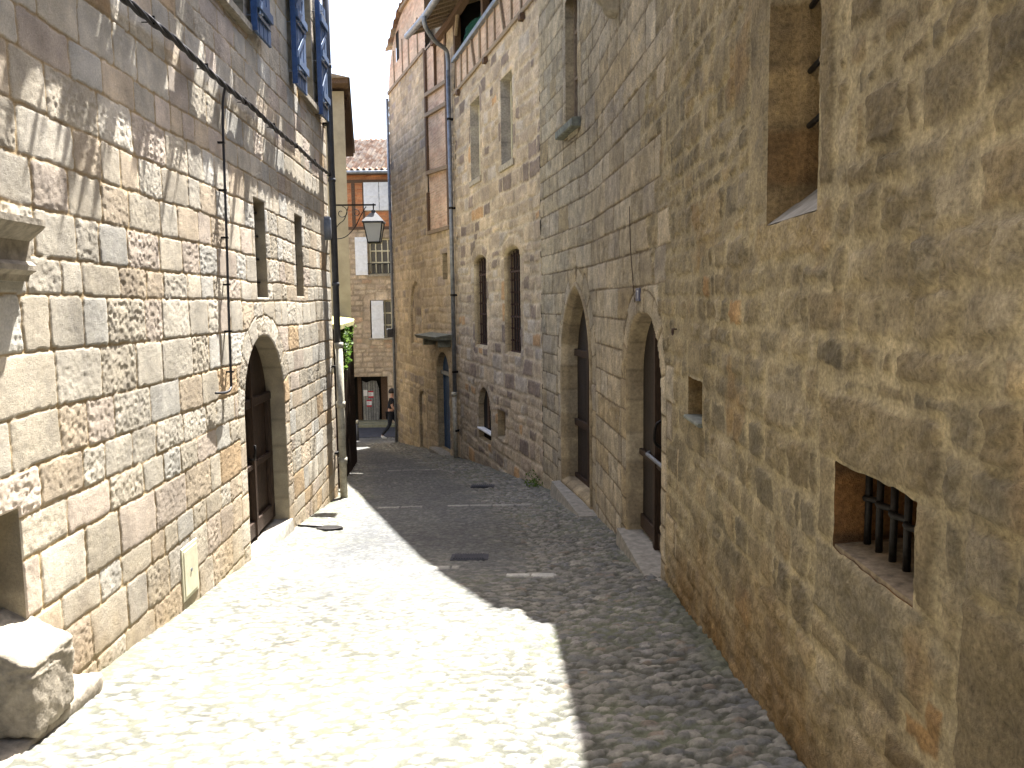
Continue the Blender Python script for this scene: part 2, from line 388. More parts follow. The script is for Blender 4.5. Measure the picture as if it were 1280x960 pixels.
def damp(S, Z, C, seed, col_=(.25, .17, .085), top=.55, amt=.6):
    f = sstep(top, .0, Z + 1.6 + .11 * S + .35 * fbm(S * 1.6, Z * .9, seed, 4)) * amt
    f = f * (.6 + .8 * np.clip(fbm(S * 4, Z * 2, seed + 1, 3) + .5, 0, 1)); f = np.clip(f, 0, 1)[..., None]
    return C * (1 - f) + np.array(col_) * f
def rough_edge(poly, seed, a=.007, step=.035):
    p = resample(poly, step); return p + a * np.stack([fbm(p[:, 0] * 17, p[:, 1] * 17, seed), fbm(p[:, 0] * 17, p[:, 1] * 17, seed + 5)], 1) * 1.5
def grid_wall(name, P, ss, zz, layout, mat, parent, outer=None, holes=(), n0=0.0, rings=(), lean=0.0, label=None):
    S, Z = np.meshgrid(ss, zz); sh = S.shape
    keep = np.ones((sh[0] - 1, sh[1] - 1), bool); edgepin = np.zeros(sh, bool)
    Sc = (S[1:, 1:] + S[:-1, :-1]) / 2; Zc = (Z[1:, 1:] + Z[:-1, :-1]) / 2
    jobs = [(h_, True) for h_ in holes] + ([(outer, False)] if outer is not None else [])
    for poly, hole in jobs:
        poly = np.asarray(poly, float); a = poly.min(0) - .1; b = poly.max(0) + .1
        if not hole: a -= 50; b += 50
        i0, i1 = np.searchsorted(zz, [a[1], b[1]]); j0, j1 = np.searchsorted(ss, [a[0], b[0]])
        i0 = max(0, i0 - 1); j0 = max(0, j0 - 1); i1 = min(sh[0], i1 + 1); j1 = min(sh[1], j1 + 1)
        dc, *_ = sdist(Sc[i0:i1 - 1, j0:j1 - 1], Zc[i0:i1 - 1, j0:j1 - 1], poly)
        k = keep[i0:i1 - 1, j0:j1 - 1]; k &= (dc > 0) if hole else (dc < 0)
    # vertices on the border of kept / dropped cells slide onto the nearest outline
    pad = np.zeros((sh[0] + 1, sh[1] + 1), int); pad[1:-1, 1:-1] = keep
    cnt = pad[1:, 1:] + pad[:-1, 1:] + pad[1:, :-1] + pad[:-1, :-1]
    full = np.full(sh, 4); full[0, :] = 2; full[-1, :] = 2; full[:, 0] = 2; full[:, -1] = 2; full[0, 0] = full[0, -1] = full[-1, 0] = full[-1, -1] = 1
    bd = (cnt > 0) & (cnt < full); S = S.copy(); Z = Z.copy()
    if bd.any():
        bs, bz = S[bd], Z[bd]; best = np.full(bs.shape, 1e9); nx = bs.copy(); nz = bz.copy()
        for poly, hole in jobs:
            d, qx, qy, _ = sdist(bs, bz, poly); m_ = np.abs(d) < best; best[m_] = np.abs(d)[m_]; nx[m_] = qx[m_]; nz[m_] = qy[m_]
        S[bd] = nx; Z[bd] = nz
    H, C = layout(S, Z)
    H = np.where(bd, 0.0, H)
    Pn = P(S.ravel(), (H + n0).ravel() + lean * Z.ravel(), Z.ravel())
    idx = np.arange(S.size).reshape(sh); a = idx[:-1, :-1][keep]; b = idx[:-1, 1:][keep]; c = idx[1:, 1:][keep]; d = idx[1:, :-1][keep]
    F = np.stack([a, b, c, d], 1)
    used = np.zeros(S.size, bool); used[F.ravel()] = True; rm = np.cumsum(used) - 1
    F = rm[F]; Pn = Pn[used]; C = C.reshape(-1, 3)[used]
    # face the lane: compare with the outward direction
    q = Pn[F[0]]; nrm = np.cross(q[1] - q[0], q[3] - q[0]); o1 = P(ss[0], 1.0, 0.) - P(ss[0], 0., 0.)
    if np.dot(nrm, o1) < 0: F = F[:, ::-1]
    return mesh(name, Pn, np.ascontiguousarray(F), mat, parent, smooth=True, colr=C, label=label)
def with_rings(base, rings, seed, pal, mortar, **kw):
    """base(S,Z)->ids,d ; rings: (poly, width, stone length)"""
    def f(S, Z):
        ids, d = base(S, Z)[:2]
        for k, (poly, w, L) in enumerate(rings):
            p = np.asarray(poly, float); a = p.min(0) - w - .05; b = p.max(0) + w + .05
            m_ = (S > a[0]) & (S < b[0]) & (Z > a[1]) & (Z < b[1])
            if not m_.any(): continue
            sd_, _, _, at = sdist(S[m_], Z[m_], poly)
            if w < 0: continue
            st = np.floor(at / L); wv = w * (0.75 + 0.5 * h2(st, st * 0 + k, 5)); inr = sd_ < wv
            dj = np.minimum(at - st * L, (st + 1) * L - at); dd = np.minimum(np.minimum(dj, wv - sd_), sd_ + .03)
            idm = ids[m_]; dm = d[m_]; idm = np.where(inr, 5003 + k * 977 + st.astype(int) * 13, idm)
            dm = np.where(inr, dd, np.minimum(dm, np.abs(sd_ - wv))); ids[m_] = idm; d[m_] = dm
        return masonry(S, Z, ids, d, seed, pal, mortar, **kw)
    return f
def reveal(name, P, poly, profile, mat, parent, pal, seed, L=.3, lean=0.0, rough=.004):
    """jamb, soffit and sill strip: profile = [(inset, n), ...] from the wall face inwards"""
    p0 = resample(poly, .03)
    if area(p0) < 0: p0 = p0[::-1]
    prof = []
    for (a, n_), (a2, n2) in zip(profile, profile[1:]):
        k = max(1, int(math.hypot(a2 - a, n2 - n_) / .03))
        for i in range(k): prof.append((a + (a2 - a) * i / k, n_ + (n2 - n_) * i / k))
    prof.append(profile[-1])
    acc = np.concatenate([[0], np.cumsum(np.hypot(*(np.roll(p0, -1, 0) - p0).T))])[:-1]
    V = []; C = []; st = np.floor(acc / L); jd = np.minimum(acc - st * L, (st + 1) * L - acc)
    Cs, T = pick((5003 + st.astype(int) * 13), seed, pal)
    for r_, (ins_, n_) in enumerate(prof):
        q = inset(p0, ins_ + (rough * fbm(acc * 9, acc * 0 + n_ * 12, seed) * (r_ > 0)).mean()) if ins_ else p0
        nn = n_ + np.zeros(len(q)); g = .004 * (jd < .012) * (0 < r_ < len(prof) - 1)
        V.append(P(q[:, 0], nn + lean * q[:, 1], q[:, 1])); c = Cs * (1 + .3 * fbm(acc * 6, acc * 0 + n_ * 6, seed + 1)[:, None]); c[jd < .012] *= .75
        C.append(c)
    k = len(p0); V = np.concatenate(V); C = np.clip(np.concatenate(C), .01, .8); F = []
    for i in range(len(prof) - 1):
        a = np.arange(k) + i * k; b = np.roll(np.arange(k), -1) + i * k; F.append(np.stack([a, b, b + k, a + k], 1))
    F = np.concatenate(F)
    if P is PR: F = F[:, ::-1]
    return mesh(name, V, np.ascontiguousarray(F), mat, parent, colr=C, smooth=False), inset(p0, profile[-1][0])
def planks(seed, w, pal, groove=.004, horizontal=False):
    def f(S, Z):
        A = Z if horizontal else S; B = S if horizontal else Z; k = np.floor(A / w); d = np.minimum(A - k * w, (k + 1) * w - A)
        C, T = pick((k + 500).astype(int), seed, pal); g = fbm(A * 40, B * 2.2, seed)[..., None]
        m_ = sstep(.001, .006, d); H = -groove * (1 - m_) + .0015 * g[..., 0]
        return H, np.clip(C * (1 + .5 * g) * (0.3 + .7 * m_[..., None]), .003, .8)
    return f
def leaf(name, P, poly, n_, lay, mat, parent, cell=.015, label=None):
    p = np.asarray(poly); a = p.min(0); b = p.max(0)
    return grid_wall(name, P, np.arange(a[0] - cell, b[0] + cell * 2, cell), np.arange(a[1] - cell, b[1] + cell * 2, cell * 1.5), lay, mat, parent, outer=p, n0=n_, label=label)
def core(P, s0, s1, z0, z1, parent, mat, depth=6.0, front=-.7, name='side_wall', n_out=-.03):
    mb = MB(P); e = .004
    mb.box((s0 + e, s1 - e), (-depth, front), (z0, z1), seg=.5)
    for a in (s0 + e, s1 - e - .05): mb.box((a, a + .05), (front, n_out), (z0, z1), seg=9)
    mb.box((s0 + .06, s1 - .06), (front, n_out), (z1 - .06, z1 - .002), seg=.5)
    return mb.build(name, mat, parent)

# ================================================================== GROUND
def make_ground():
    mb = MB(); ys = [-60, -20, 0, 27, 28.6, 31, 60, 200]; V = []
    for y in ys:
        for x in (-200, 200): V.append((x, y, float(gz(y)) - .12))
    mb.add(V, [[2 * i, 2 * i + 1, 2 * i + 3, 2 * i + 2] for i in range(len(ys) - 1)])
    tag(mb.build('ground', M['earth']), kind='structure')
    # the lane: one sheet of cobbles
    def rows():
        y = -12.0; out = [y]
        while y < 28.8:
            d = .25 if y < 1.2 else (.012 if y < 4.5 else (.018 if y < 6.5 else (.028 if y < 9 else (.045 if y < 13 else .09))))
            y += d; out.append(y)
        return np.array(out)
    ys = rows(); nc = 400
    sl = PL(np.interp(ys, PL.y, PL.s), 0, 0)[:, 0]; sr = PR(np.interp(ys, PR.y, PR.s), 0, 0)[:, 0]
    xl = np.where(ys < 12.0, sl - .3, np.interp(ys, [12.0, 13.2, 18.5, 28.8], [-3.0, -3.4, -4.2, -7.5])); xr = np.where(ys < 25.3, sr + .3, np.interp(ys, [25.3, 26, 29], [-3.3, -2.5, 1]))
    # nonuniform across: finer on the right where the cobbles lie in open shade
    U = np.linspace(0, 1, nc); X = xl[:, None] + (xr - xl)[:, None] * U[None, :]; Y = np.repeat(ys[:, None], nc, 1)
    xr0 = np.where(ys < 25.3, sr, -3.4)[:, None]; dr = xr0 - X                       # metres from the right-hand wall
    xl0 = np.where(ys < 12.0, sl, xl + .3)[:, None]; dl = X - xl0
    big, _d, f1 = voronoi(X, Y, 11, .082, .060, .016, .75)
    h_big = .011 * (1 - np.clip(f1 / .62, 0, 1) ** 2) ; cb, T = pick(big, 3, [((.165, .162, .145), 4), ((.195, .188, .165), 3), ((.14, .142, .14), 3), ((.245, .235, .205), 2), ((.18, .15, .12), .7), ((.26, .25, .235), .5)])
    h_big = h_big * (0.55 + .9 * T[..., 2]) * (.55 + 1.3 * sstep(1.7, .8, dr))
    sm, _d2, f1s = voronoi(X, Y, 21, .055, .045, .01, .8); cs_, Ts = pick(sm, 4, [((.092, .096, .10), 4), ((.115, .117, .115), 3), ((.15, .15, .14), 1.5)])
    h_sm = .006 * (1 - np.clip(f1s / .6, 0, 1) ** 2)
    zone = sstep(5.0, 8.0, Y + 1.2 * fbm(X * 1.2, Y * 1.2, 8)) * sstep(.95, 1.45, dr + .35 * fbm(X * 2, Y * 2, 9) ) * sstep(.3, .8, dl + .3 * fbm(X * 2, Y * 2, 10))
    z3 = zone[..., None]
    mor = np.array((.082, .083, .064)) * (1 + .5 * fbm(X * 5, Y * 5, 15)[..., None])
    mb_ = sstep(.0, .14, .53 - f1 + .08 * fbm(X * 30, Y * 30, 16))[..., None]; ms_ = sstep(0, .25, .6 - f1s)[..., None]
    cB = cb * mb_ + mor * (1 - mb_); cS = cs_ * ms_ + np.array((.07, .073, .072)) * (1 - ms_)
    C = cB * (1 - z3) + cS * z3
    H = h_big * (1 - zone) + h_sm * zone + .02 * fbm(X * .9, Y * .9, 30, 3) * sstep(1.5, 3, Y) + .004 * fbm(X * 30, Y * 30, 31)
    H = H + .035 * sstep(.9, .0, dl) + .03 * sstep(.6, .0, dr) - .02 * np.exp(-((dr - .95) / .25) ** 2)
    # thin rows of pale setts laid across the lane
    for yb, x0, x1, st in ((10.9, -1.9, .25, .32), (14.3, -.75, -.25, .25), (17.9, -2.25, -1.45, .3), (6.95, -1.9, -.5, .22), (16.2, -2.6, -1.6, .3), (2.45, -.1, 1.0, .12)):
        yc = yb + .12 * np.sin((X - x0) * 1.1); inb = (np.abs(Y - yc) < .055) & (X > x0) & (X < x1)
        k = np.floor((X - x0) / st); e_ = np.minimum((X - x0) - k * st, (k + 1) * st - (X - x0)); m_ = inb & (e_ > .012) & (h2(k, k * 0 + yb, 3) > .12)
        cc = (np.array((.25, .25, .23)) * (.8 + .4 * h2(k, k * 0, 9))[..., None]); C = np.where(m_[..., None], cc, C); H = np.where(m_, np.maximum(H, .0) * .3 + .012, H)
    for xc, yc, a, b_ in ((.03, 6.72, .10, .05), (.25, 6.7, .11, .05)):                # two white worn setts
        m_ = ((X - xc) / a) ** 4 + ((Y - yc) / b_) ** 4 < 1; C = np.where(m_[..., None], (.46, .46, .43), C); H = np.where(m_, .016, H)
    big_ = fbm(X * .7, Y * .7, 50, 4)[..., None]
    gr = (sstep(.05, .4, fbm(X * 1.4, Y * 1.4, 60, 4)) * (1 - mb_[..., 0]) * (1 - zone))[..., None]
    gr = np.clip(gr + (sstep(.22, .02, dr) + sstep(.25, .03, dl))[..., None] * sstep(-.1, .35, fbm(X * 3, Y * 3, 61, 3))[..., None] * .8, 0, .85)
    C = C * (1 - gr) + np.array((.115, .125, .08)) * gr
    C = np.clip(C * (1 + .3 * big_), .01, .8)
    V = np.stack([X, Y, gz(Y) + H], -1).reshape(-1, 3)
    idx = np.arange(X.size).reshape(X.shape); F = np.stack([idx[:-1, :-1].ravel(), idx[:-1, 1:].ravel(), idx[1:, 1:].ravel(), idx[1:, :-1].ravel()], 1)
    tag(mesh('lane', V, F, M['cobble'], smooth=True, colr=C.reshape(-1, 3)), kind='structure')
    mb = MB(); mb.box((-40, 30), (28.7, 31.2), (-4.9, -4.735)); o = mb.build('road', M['asphalt']); tag(o, kind='structure')
    mb = MB(); mb.box((-40, 30), (31.0, 31.5), (-4.9, -4.62), bev=.02); tag(mb.build('kerb', M['pave']), kind='structure')
make_ground()

# ================================================================== LEFT HOUSE
PALL = [((.51, .465, .385), 5), ((.49, .435, .345), 5), ((.50, .415, .31), 2.5), ((.47, .345, .215), .8), ((.50, .475, .42), 2), ((.50, .425, .35), 3)]
def flat_bits(P, s, z, n, w=.02): pass
LH = thing('stone_house', PL(8, 0, gz(8)), 'sunlit pale squared-stone house on the left, with an arched door and blue shutters', 'house')
l_door = arch(7.40, 8.93, -2.42, -.28, .74)
l_slit1 = rect(8.01, 8.42, .10, 1.08); l_slit2 = rect(9.76, 10.15, .13, 1.11)
l_w1 = rect(6.95, 7.98, 2.72, 4.1); l_w2 = rect(10.36, 11.22, 2.72, 4.2)
l_portal = rect(2.5, 3.72, -2.2, -.93)
ss = np.concatenate([np.arange(2.0, 3.4, .02), np.arange(3.4, 6.5, .0105), np.arange(6.5, 12.0, .018), [12.0]]); zz = np.arange(-3.3, 4.7, .0095)
lay = with_rings(lambda S, Z: ashlar(S, Z, 12, (-3.4, 5), (1, 13), (.19, .30), (.20, .46), .020),
                 [(l_door, .22, .24), (l_w1, .16, .4), (l_w2, .16, .4)], 7, PALL, (.42, .31, .17), gap=.001, edge=.006, relief=.0065, off=.003, rough=.0019, smear=.010, und=.0010, fr=44, pillow=.15, pits=.0024)
lay_l = lay
def lay(S, Z):
    H, C = lay_l(S, Z); return H, damp(S, Z, C, 44, (.36, .27, .17), .9, .55)
grid_wall('wall', PL, ss, zz, lay, M['left'], LH, holes=[l_door, l_slit1, l_slit2, l_w1, l_w2, l_portal])
for a, b, z0, z1 in ((-12, 2.1, -2.4, 4.7), (-12, 12.0, 4.7, 6.6)):
    lay2 = with_rings(lambda S, Z: ashlar(S, Z, 15, (-3.4, 8), (-13, 13), (.2, .3), (.3, .6), .016), [], 7, PALL, (.33, .25, .15))
    grid_wall('upper_wall', PL, np.arange(a, b + .01, .07) if b < 12 else np.append(np.arange(a, b, .07), b), np.arange(z0, z1 + .01, .07), lay2, M['left'], LH, n0=-.01)
core(PL, -12, 12.0, -3.4, 6.6, LH, M['side'], depth=7)
# roof with a shallow overhang
mb = MB(PL); mb.hexa([(-12, .18, 6.62), (12.1, .18, 6.62), (12.1, -3.5, 8.0), (-12, -3.5, 8.0), (-12, .18, 6.7), (12.1, .18, 6.7), (12.1, -3.5, 8.1), (-12, -3.5, 8.1)])
mb.hexa([(-12, -7.2, 6.62), (12.1, -7.2, 6.62), (12.1, -3.5, 8.0), (-12, -3.5, 8.0), (-12, -7.2, 6.7), (12.1, -7.2, 6.7), (12.1, -3.5, 8.1), (-12, -3.5, 8.1)])
mb.build('roof', M['timber_dark'], LH)
RP = [((.36, .31, .22), 3), ((.32, .27, .19), 2), ((.40, .34, .24), 1)]
# door
rv, pol = reveal('door_reveal', PL, l_door, [(0, 0), (.0, -.20)], M['left'], LH, RP, 3, L=.3)
WP = [((.055, .033, .02), 3), ((.045, .027, .017), 2), ((.07, .042, .025), 1)]
dr_ = leaf('door', PL, inset(pol, -.03), -.20, planks(2, .19, WP), M['woodatt'], LH)
mb = MB(PL)
mb.box((7.42, 8.91), (-.195, -.145), (-1.02, -.93), bev=.008); mb.box((7.42, 8.91), (-.195, -.15), (-1.66, -1.60), bev=.008); mb.box((7.42, 8.91), (-.195, -.15), (-2.36, -2.2), bev=.008)
mb.box((8.13, 8.19), (-.195, -.135), (-2.36, -.32), bev=.008); mb.box((8.80, 8.90), (-.195, -.15), (-2.36, -1.02), bev=.008); mb.box((7.43, 7.53), (-.195, -.15), (-2.36, -1.02), bev=.008)
mb.build('door_frame', M['wood'], dr_)
mb = MB(PL); mb.tube([(8.08, -.19, -1.55), (8.08, -.12, -1.55), (8.08, -.11, -1.47), (8.08, -.11, -1.4)], .012); mb.tube([(8.08, -.195, -1.55), (8.08, -.185, -1.55)], .03); mb.build('handle', M['iron'], dr_, smooth=True)
mb = MB(PL); mb.hexa([(7.30, .10, -2.62), (9.0, .06, -2.72), (9.0, -.36, -2.72), (7.30, -.36, -2.62), (7.36, .03, -2.40), (8.96, .03, -2.405), (8.96, -.36, -2.40), (7.36, -.36, -2.395)])
mb.build('door_step', M['sill'], LH)
# slits
for (a, b, z0, z1) in ((8.01, 8.42, .10, 1.08), (9.76, 10.15, .13, 1.11)):
    w_, pol = reveal('window', PL, rect(a, b, z0, z1), [(0, 0), (.01, -.13)], M['left'], LH, RP, 5)
    mb = MB(PL); mb.box((a, b), (-.17, -.125), (z0, z1)); mb.build('pane', M['glass'], w_)
    mb = MB(PL)
    for q in np.linspace(z0 + .15, z1 - .12, 4): mb.box((a, b), (-.09, -.07), (q, q + .018))
    mb.tube([((a + b) / 2, -.08, z0), ((a + b) / 2, -.08, z1)], .011, 8); mb.build('iron_bars', M['iron'], w_)
for poly in (l_w1, l_w2):
    p = np.array(poly); a, z0 = p.min(0); b, z1 = p.max(0)
    w_, pol = reveal('window', PL, poly, [(0, 0), (.01, -.22)], M['left'], LH, RP, 6)
    mb = MB(PL); mb.box((a, b), (-.30, -.27), (z0, z1)); mb.build('pane', M['glass'], w_)
    mb = MB(PL)
    for x in (a, (a + b) / 2 - .03, b - .06): mb.box((x, x + .06), (-.27, -.21), (z0, z1))
    for q in (z0, (z0 + z1) / 2 - .02, z1 - .06): mb.box((a + .06, b - .06), (-.265, -.215), (q, q + .05))
    mb.build('frame', M['cream'], w_)
    mb = MB(PL); mb.box((a - .06, b + .06), (-.2, .07), (z0 - .09, z0 - .003), bev=.01); mb.build('sill', M['stone'], w_)
def shutter(s0, s1, z0, z1, open_=0.02, lab=None):
    o = .07
    mb = MB(PL); k = 4
    for i in range(k):
        a = s0 + (s1 - s0) * i / k; b = s0 + (s1 - s0) * (i + 1) / k - .005
        n0 = o + open_ * (a - s0) / (s1 - s0); mb.box((a, b), (n0, n0 + .028), (z0, z1), seg=9, bev=.003)
    sh_ = mb.build('shutter', M['shutter'], LH, label=lab)
    mb = MB(PL); n1 = o + open_ + .03
    for q in (z0 + .22, (z0 + z1) / 2, z1 - .3): mb.box((s0 + .01, s1 - .01), (n1 - .002, n1 + .025), (q, q + .09), seg=9, bev=.004)
    for za, zb in ((z0 + .31, (z0 + z1) / 2 - .07), ((z0 + z1) / 2 + .09, z1 - .37)): mb.hexa([(s0 + .03, n1, za), (s1 - .03, n1, zb), (s1 - .03, n1, zb + .07), (s0 + .03, n1, za + .07), (s0 + .03, n1 + .007, za), (s1 - .03, n1 + .007, zb), (s1 - .03, n1 + .007, zb + .07), (s0 + .03, n1 + .007, za + .07)])
    mb.build('batten', M['shutter'], sh_)
    mb = MB(PL)
    mb.box((s0 - .012, s0 - .001), (o - .01, o + .05), (z0, z1), seg=9)
    mb.build('edge_strip', M['shutter_edge'], sh_)
    for q in (z0 + .16, z0 + .72, z1 - .16):
        mb = MB(PL); mb.tube([(s0 + .05, 0, q), (s0 + .05, n1 + .04, q)], .009, 8); mb.box((s0 + .03, s1 - .05), (n1 - .001, n1 + .006), (q - .015, q + .015), seg=9)
        mb.build('hinge', M['zinc'], sh_)
shutter(8.02, 8.56, 2.66, 4.1); shutter(9.74, 10.30, 2.62, 4.15); shutter(11.26, 11.74, 2.62, 4.15)
# portal at the near end: moulded impost and jamb
rv, pol = reveal('portal_reveal', PL, l_portal, [(0, 0), (.0, -.25)], M['left'], LH, RP, 9, L=.35)
leaf('portal_door', PL, inset(pol, -.03), -.25, planks(4, .17, WP), M['woodatt'], LH, .02)
mb = MB(PL); ring = [(.0, .14), (.03, .14), (.04, .17), (.075, .19), (.075, .215), (.05, .235), (.05, .33), (.075, .35), (.115, .38), (.135, .40), (.135, .43), (.0, .45)]
mb.loft([[(s_, a * k, z_) for a, z_ in ring] for s_, k in ((3.36, 1), (3.86, 1), (3.90, .94))])
mb.build('impost', M['rock'], LH)
def rock(name, P, c, r, mat, parent=None, base=None, seed=1, p=5.0, amp=.03, k=36, label=None, slope=0.0):
    V = []; F = []
    for i in range(k + 1):
        for j in range(2 * k):
            th = math.pi * i / k; ph = math.pi * j / k
            x, y, z = math.sin(th) * math.cos(ph), math.sin(th) * math.sin(ph), math.cos(th)
            q = (abs(x) ** p + abs(y) ** p + abs(z) ** p) ** (-1 / p); V.append((x * q, y * q, z * q))
    V = np.array(V); nz_ = fbm(V[:, 0] * 2.2 + V[:, 2] * 1.7 + seed, V[:, 1] * 2.2 - V[:, 2] * 1.9, seed, 4); nf = fbm(V[:, 0] * 9 + V[:, 2] * 7, V[:, 1] * 9 + V[:, 2] * 8, seed + 3, 3)
    V = V * (1 + (amp * 2.2 * nz_ + amp * .8 * nf)[:, None] / np.mean(r))
    Q = np.array(c) + V * np.array(r)
    Q[:, 2] -= slope * (Q[:, 1] - c[1] + r[1]) * np.clip((Q[:, 2] - c[2]) / r[2], 0, 1)
    for i in range(k):
        for j in range(2 * k): F.append([i * 2 * k + j, (i + 1) * 2 * k + j, (i + 1) * 2 * k + (j + 1) % (2 * k), i * 2 * k + (j + 1) % (2 * k)])
    return mesh(name, P(Q[:, 0], Q[:, 1], Q[:, 2]), np.array(F), mat, parent, base, smooth=True, label=label)
o = rock('corner_stone', PL, (3.58, .04, -1.66), (.19, .15, .25), M['rock'], base=PL(3.6, .1, -1.9), seed=4, p=16, amp=.007, k=60, slope=.55)
tag(o, 'squared worn pale guard stone against the foot of the left wall, at the near doorway', 'guard stone')
o = rock('kerb_stone', PL, (3.6, .04, -2.03), (.5, .13, .12), M['rock'], base=PL(3.7, .1, -2.1), seed=9, p=12, amp=.007)
tag(o, 'long low footing stone under the squared guard stone, at the left wall foot', 'footing stone')
# meter cover
t = thing('meter_box', PL(5.8, 0, -2.1), 'small cream meter box door set low in the left stone wall', 'meter box')
mb = MB(PL); mb.box((5.66, 5.97), (.0, .014), (-2.14, -1.74), seg=9, bev=.006); mb.build('frame', M['cream'], t)
mb = MB(PL); mb.box((5.69, 5.94), (.013, .019), (-2.11, -1.77), seg=9, bev=.003); mb.build('cover', M['cream'], t)
mb = MB(PL); mb.tube([(5.815, .018, -1.94), (5.815, .024, -1.94)], .014, 10); mb.build('lock', M['zinc'], t)
# cables
random.seed(4)
t = thing('cable_bundle', PL(8, .05, 1.9), 'twisted black cable bundle clipped along the upper left wall to the corner', 'cable')
mb = MB(PL); S_ = np.arange(3.0, 11.92, .04)
for k in range(3):
    ph = k * 2.1; mb.tube([(s_, .075 + .014 * math.sin(s_ * 9 + ph), 1.90 + .014 * math.cos(s_ * 9 + ph) - .02 * abs(math.sin(s_ * 1.6))) for s_ in S_], .013, 6)
mb.build('strands', M['cable'], t, smooth=True)
for s_ in np.arange(3.4, 11.9, 1.05):
    mb = MB(PL); mb.tube([(s_, 0, 1.885), (s_, .075, 1.885), (s_ + .01, .095, 1.90)], .004, 6); mb.box((s_ - .006, s_ + .006), (.055, .095), (1.87, 1.925), seg=9); mb.build('clip', M['iron'], t)
t = thing('drop_cable', PL(6.9, .04, .5), 'thin black cable dropping straight down the left wall from the bundle', 'cable')
mb = MB(PL); pts = bez([(7.03, .08, 1.88), (7.02, .05, 1.7), (7.0, .045, 1.2), (6.97, .045, .6), (6.93, .045, 0), (6.9, .045, -.6), (6.86, .05, -.69), (6.72, .05, -.71), (6.5, .04, -.69)], 8)
mb.tube(pts, .011, 6); mb.build('cable', M['cable'], t, smooth=True)
for z_ in (1.4, 1.0, .6, .2, -.2, -.55):
    mb = MB(PL); mb.box((6.93 + z_ * .035 - .015, 6.93 + z_ * .035 + .015), (0, .065), (z_ - .008, z_ + .008), seg=9); mb.build('clip', M['iron'], t)
# downpipes at the corner
t = thing('downpipe', PL(11.86, .1, -2.9), 'dark grey downpipe with pale cast-iron foot at the left house corner', 'downpipe')
mb = MB(PL); mb.tube([(11.86, .10, 6.6), (11.86, .10, -.62)], .048, 14)
for z_ in (5, 3.4, 1.8, .3): mb.tube([(11.86, .10, z_), (11.86, .10, z_ + .05)], .056, 14)
mb.build('pipe', M['paint_dark'], t, smooth=True)
mb = MB(PL); mb.tube([(11.86, .115, -.55), (11.86, .115, -2.93)], .055, 14)
for z_ in (-.62, -1.5, -2.35): mb.tube([(11.86, .115, z_), (11.86, .115, z_ + .09)], .066, 14)
mb.build('foot_pipe', M['cast'], t, smooth=True)
for z_ in (2.6, 1.0, -.9, -2.2):
    mb = MB(PL); mb.box((11.80, 11.92), (0, .06), (z_, z_ + .03), seg=9); mb.build('bracket', M['iron'], t)
t = thing('waste_pipe', (-2.74, 12.6, -3.05), 'short rusty stub of pipe beside the foot of the left corner downpipe', 'pipe')
mb = MB(); mb.tube([(-2.74, 12.6, -3.05), (-2.74, 12.6, -2.62)], .04, 12); mb.build('pipe', M['cast'], t, smooth=True)
mb = MB(); mb.tube([(-2.74, 12.6, -2.80), (-2.74, 12.6, -2.73)], .052, 12); mb.build('collar', M['rust'], t, smooth=True)
mb = MB(); mb.tube([(-2.74, 12.6, -2.62), (-2.74, 12.6, -2.56)], .05, 12); mb.build('collar', M['rust'], t, smooth=True)
t = thing('junction_box', PL(11.70, .05, 1.1), 'small grey oval junction box below the cable end at the left corner', 'junction box')
mb = MB(PL)
for k, r_ in enumerate((.07, .08, .08, .06)): pass
ringz = lambda n_, f: [(11.68 + .06 * f * math.cos(a), n_, 1.12 + .17 * f * math.sin(a)) for a in np.linspace(0, 2 * math.pi, 20, endpoint=False)]
mb.loft([ringz(0, 1), ringz(.08, 1), ringz(.10, .85)]); mb.build('box', M['zinc'], t)

# unseen vine added above the frame to cast dappled shade on the wall
def leaves(name, C, n_, size, spread, seed, parent=None, base=None, cols=((.9, 1, .8), (1.2, 1.15, .9), (.7, .85, .7))):
    rng = np.random.RandomState(seed); k = rng.randint(0, len(C), n_); c = np.array(C)[k] + rng.randn(n_, 3) * np.array(spread)
    a = rng.randn(n_, 3); a /= np.linalg.norm(a, axis=1)[:, None]; b_ = rng.randn(n_, 3); b_ -= a * np.sum(a * b_, 1)[:, None]; b_ /= np.linalg.norm(b_, axis=1)[:, None]
    s_ = size * rng.uniform(.6, 1.3, n_)[:, None]; nrm = np.cross(a, b_)
    V = np.stack([c - a * s_, c - a * s_ * .2 + b_ * s_ * .62 + nrm * s_ * .15, c + a * s_, c - a * s_ * .2 - b_ * s_ * .62 + nrm * s_ * .15], 1).reshape(-1, 3)
    F = np.arange(4 * n_).reshape(-1, 4); cc = np.array(cols)[rng.randint(0, len(cols), n_)] * rng.uniform(.7, 1.3, n_)[:, None]
    return mesh(name, V, F, M['leaf'], parent, base, colr=np.repeat(cc, 4, 0))
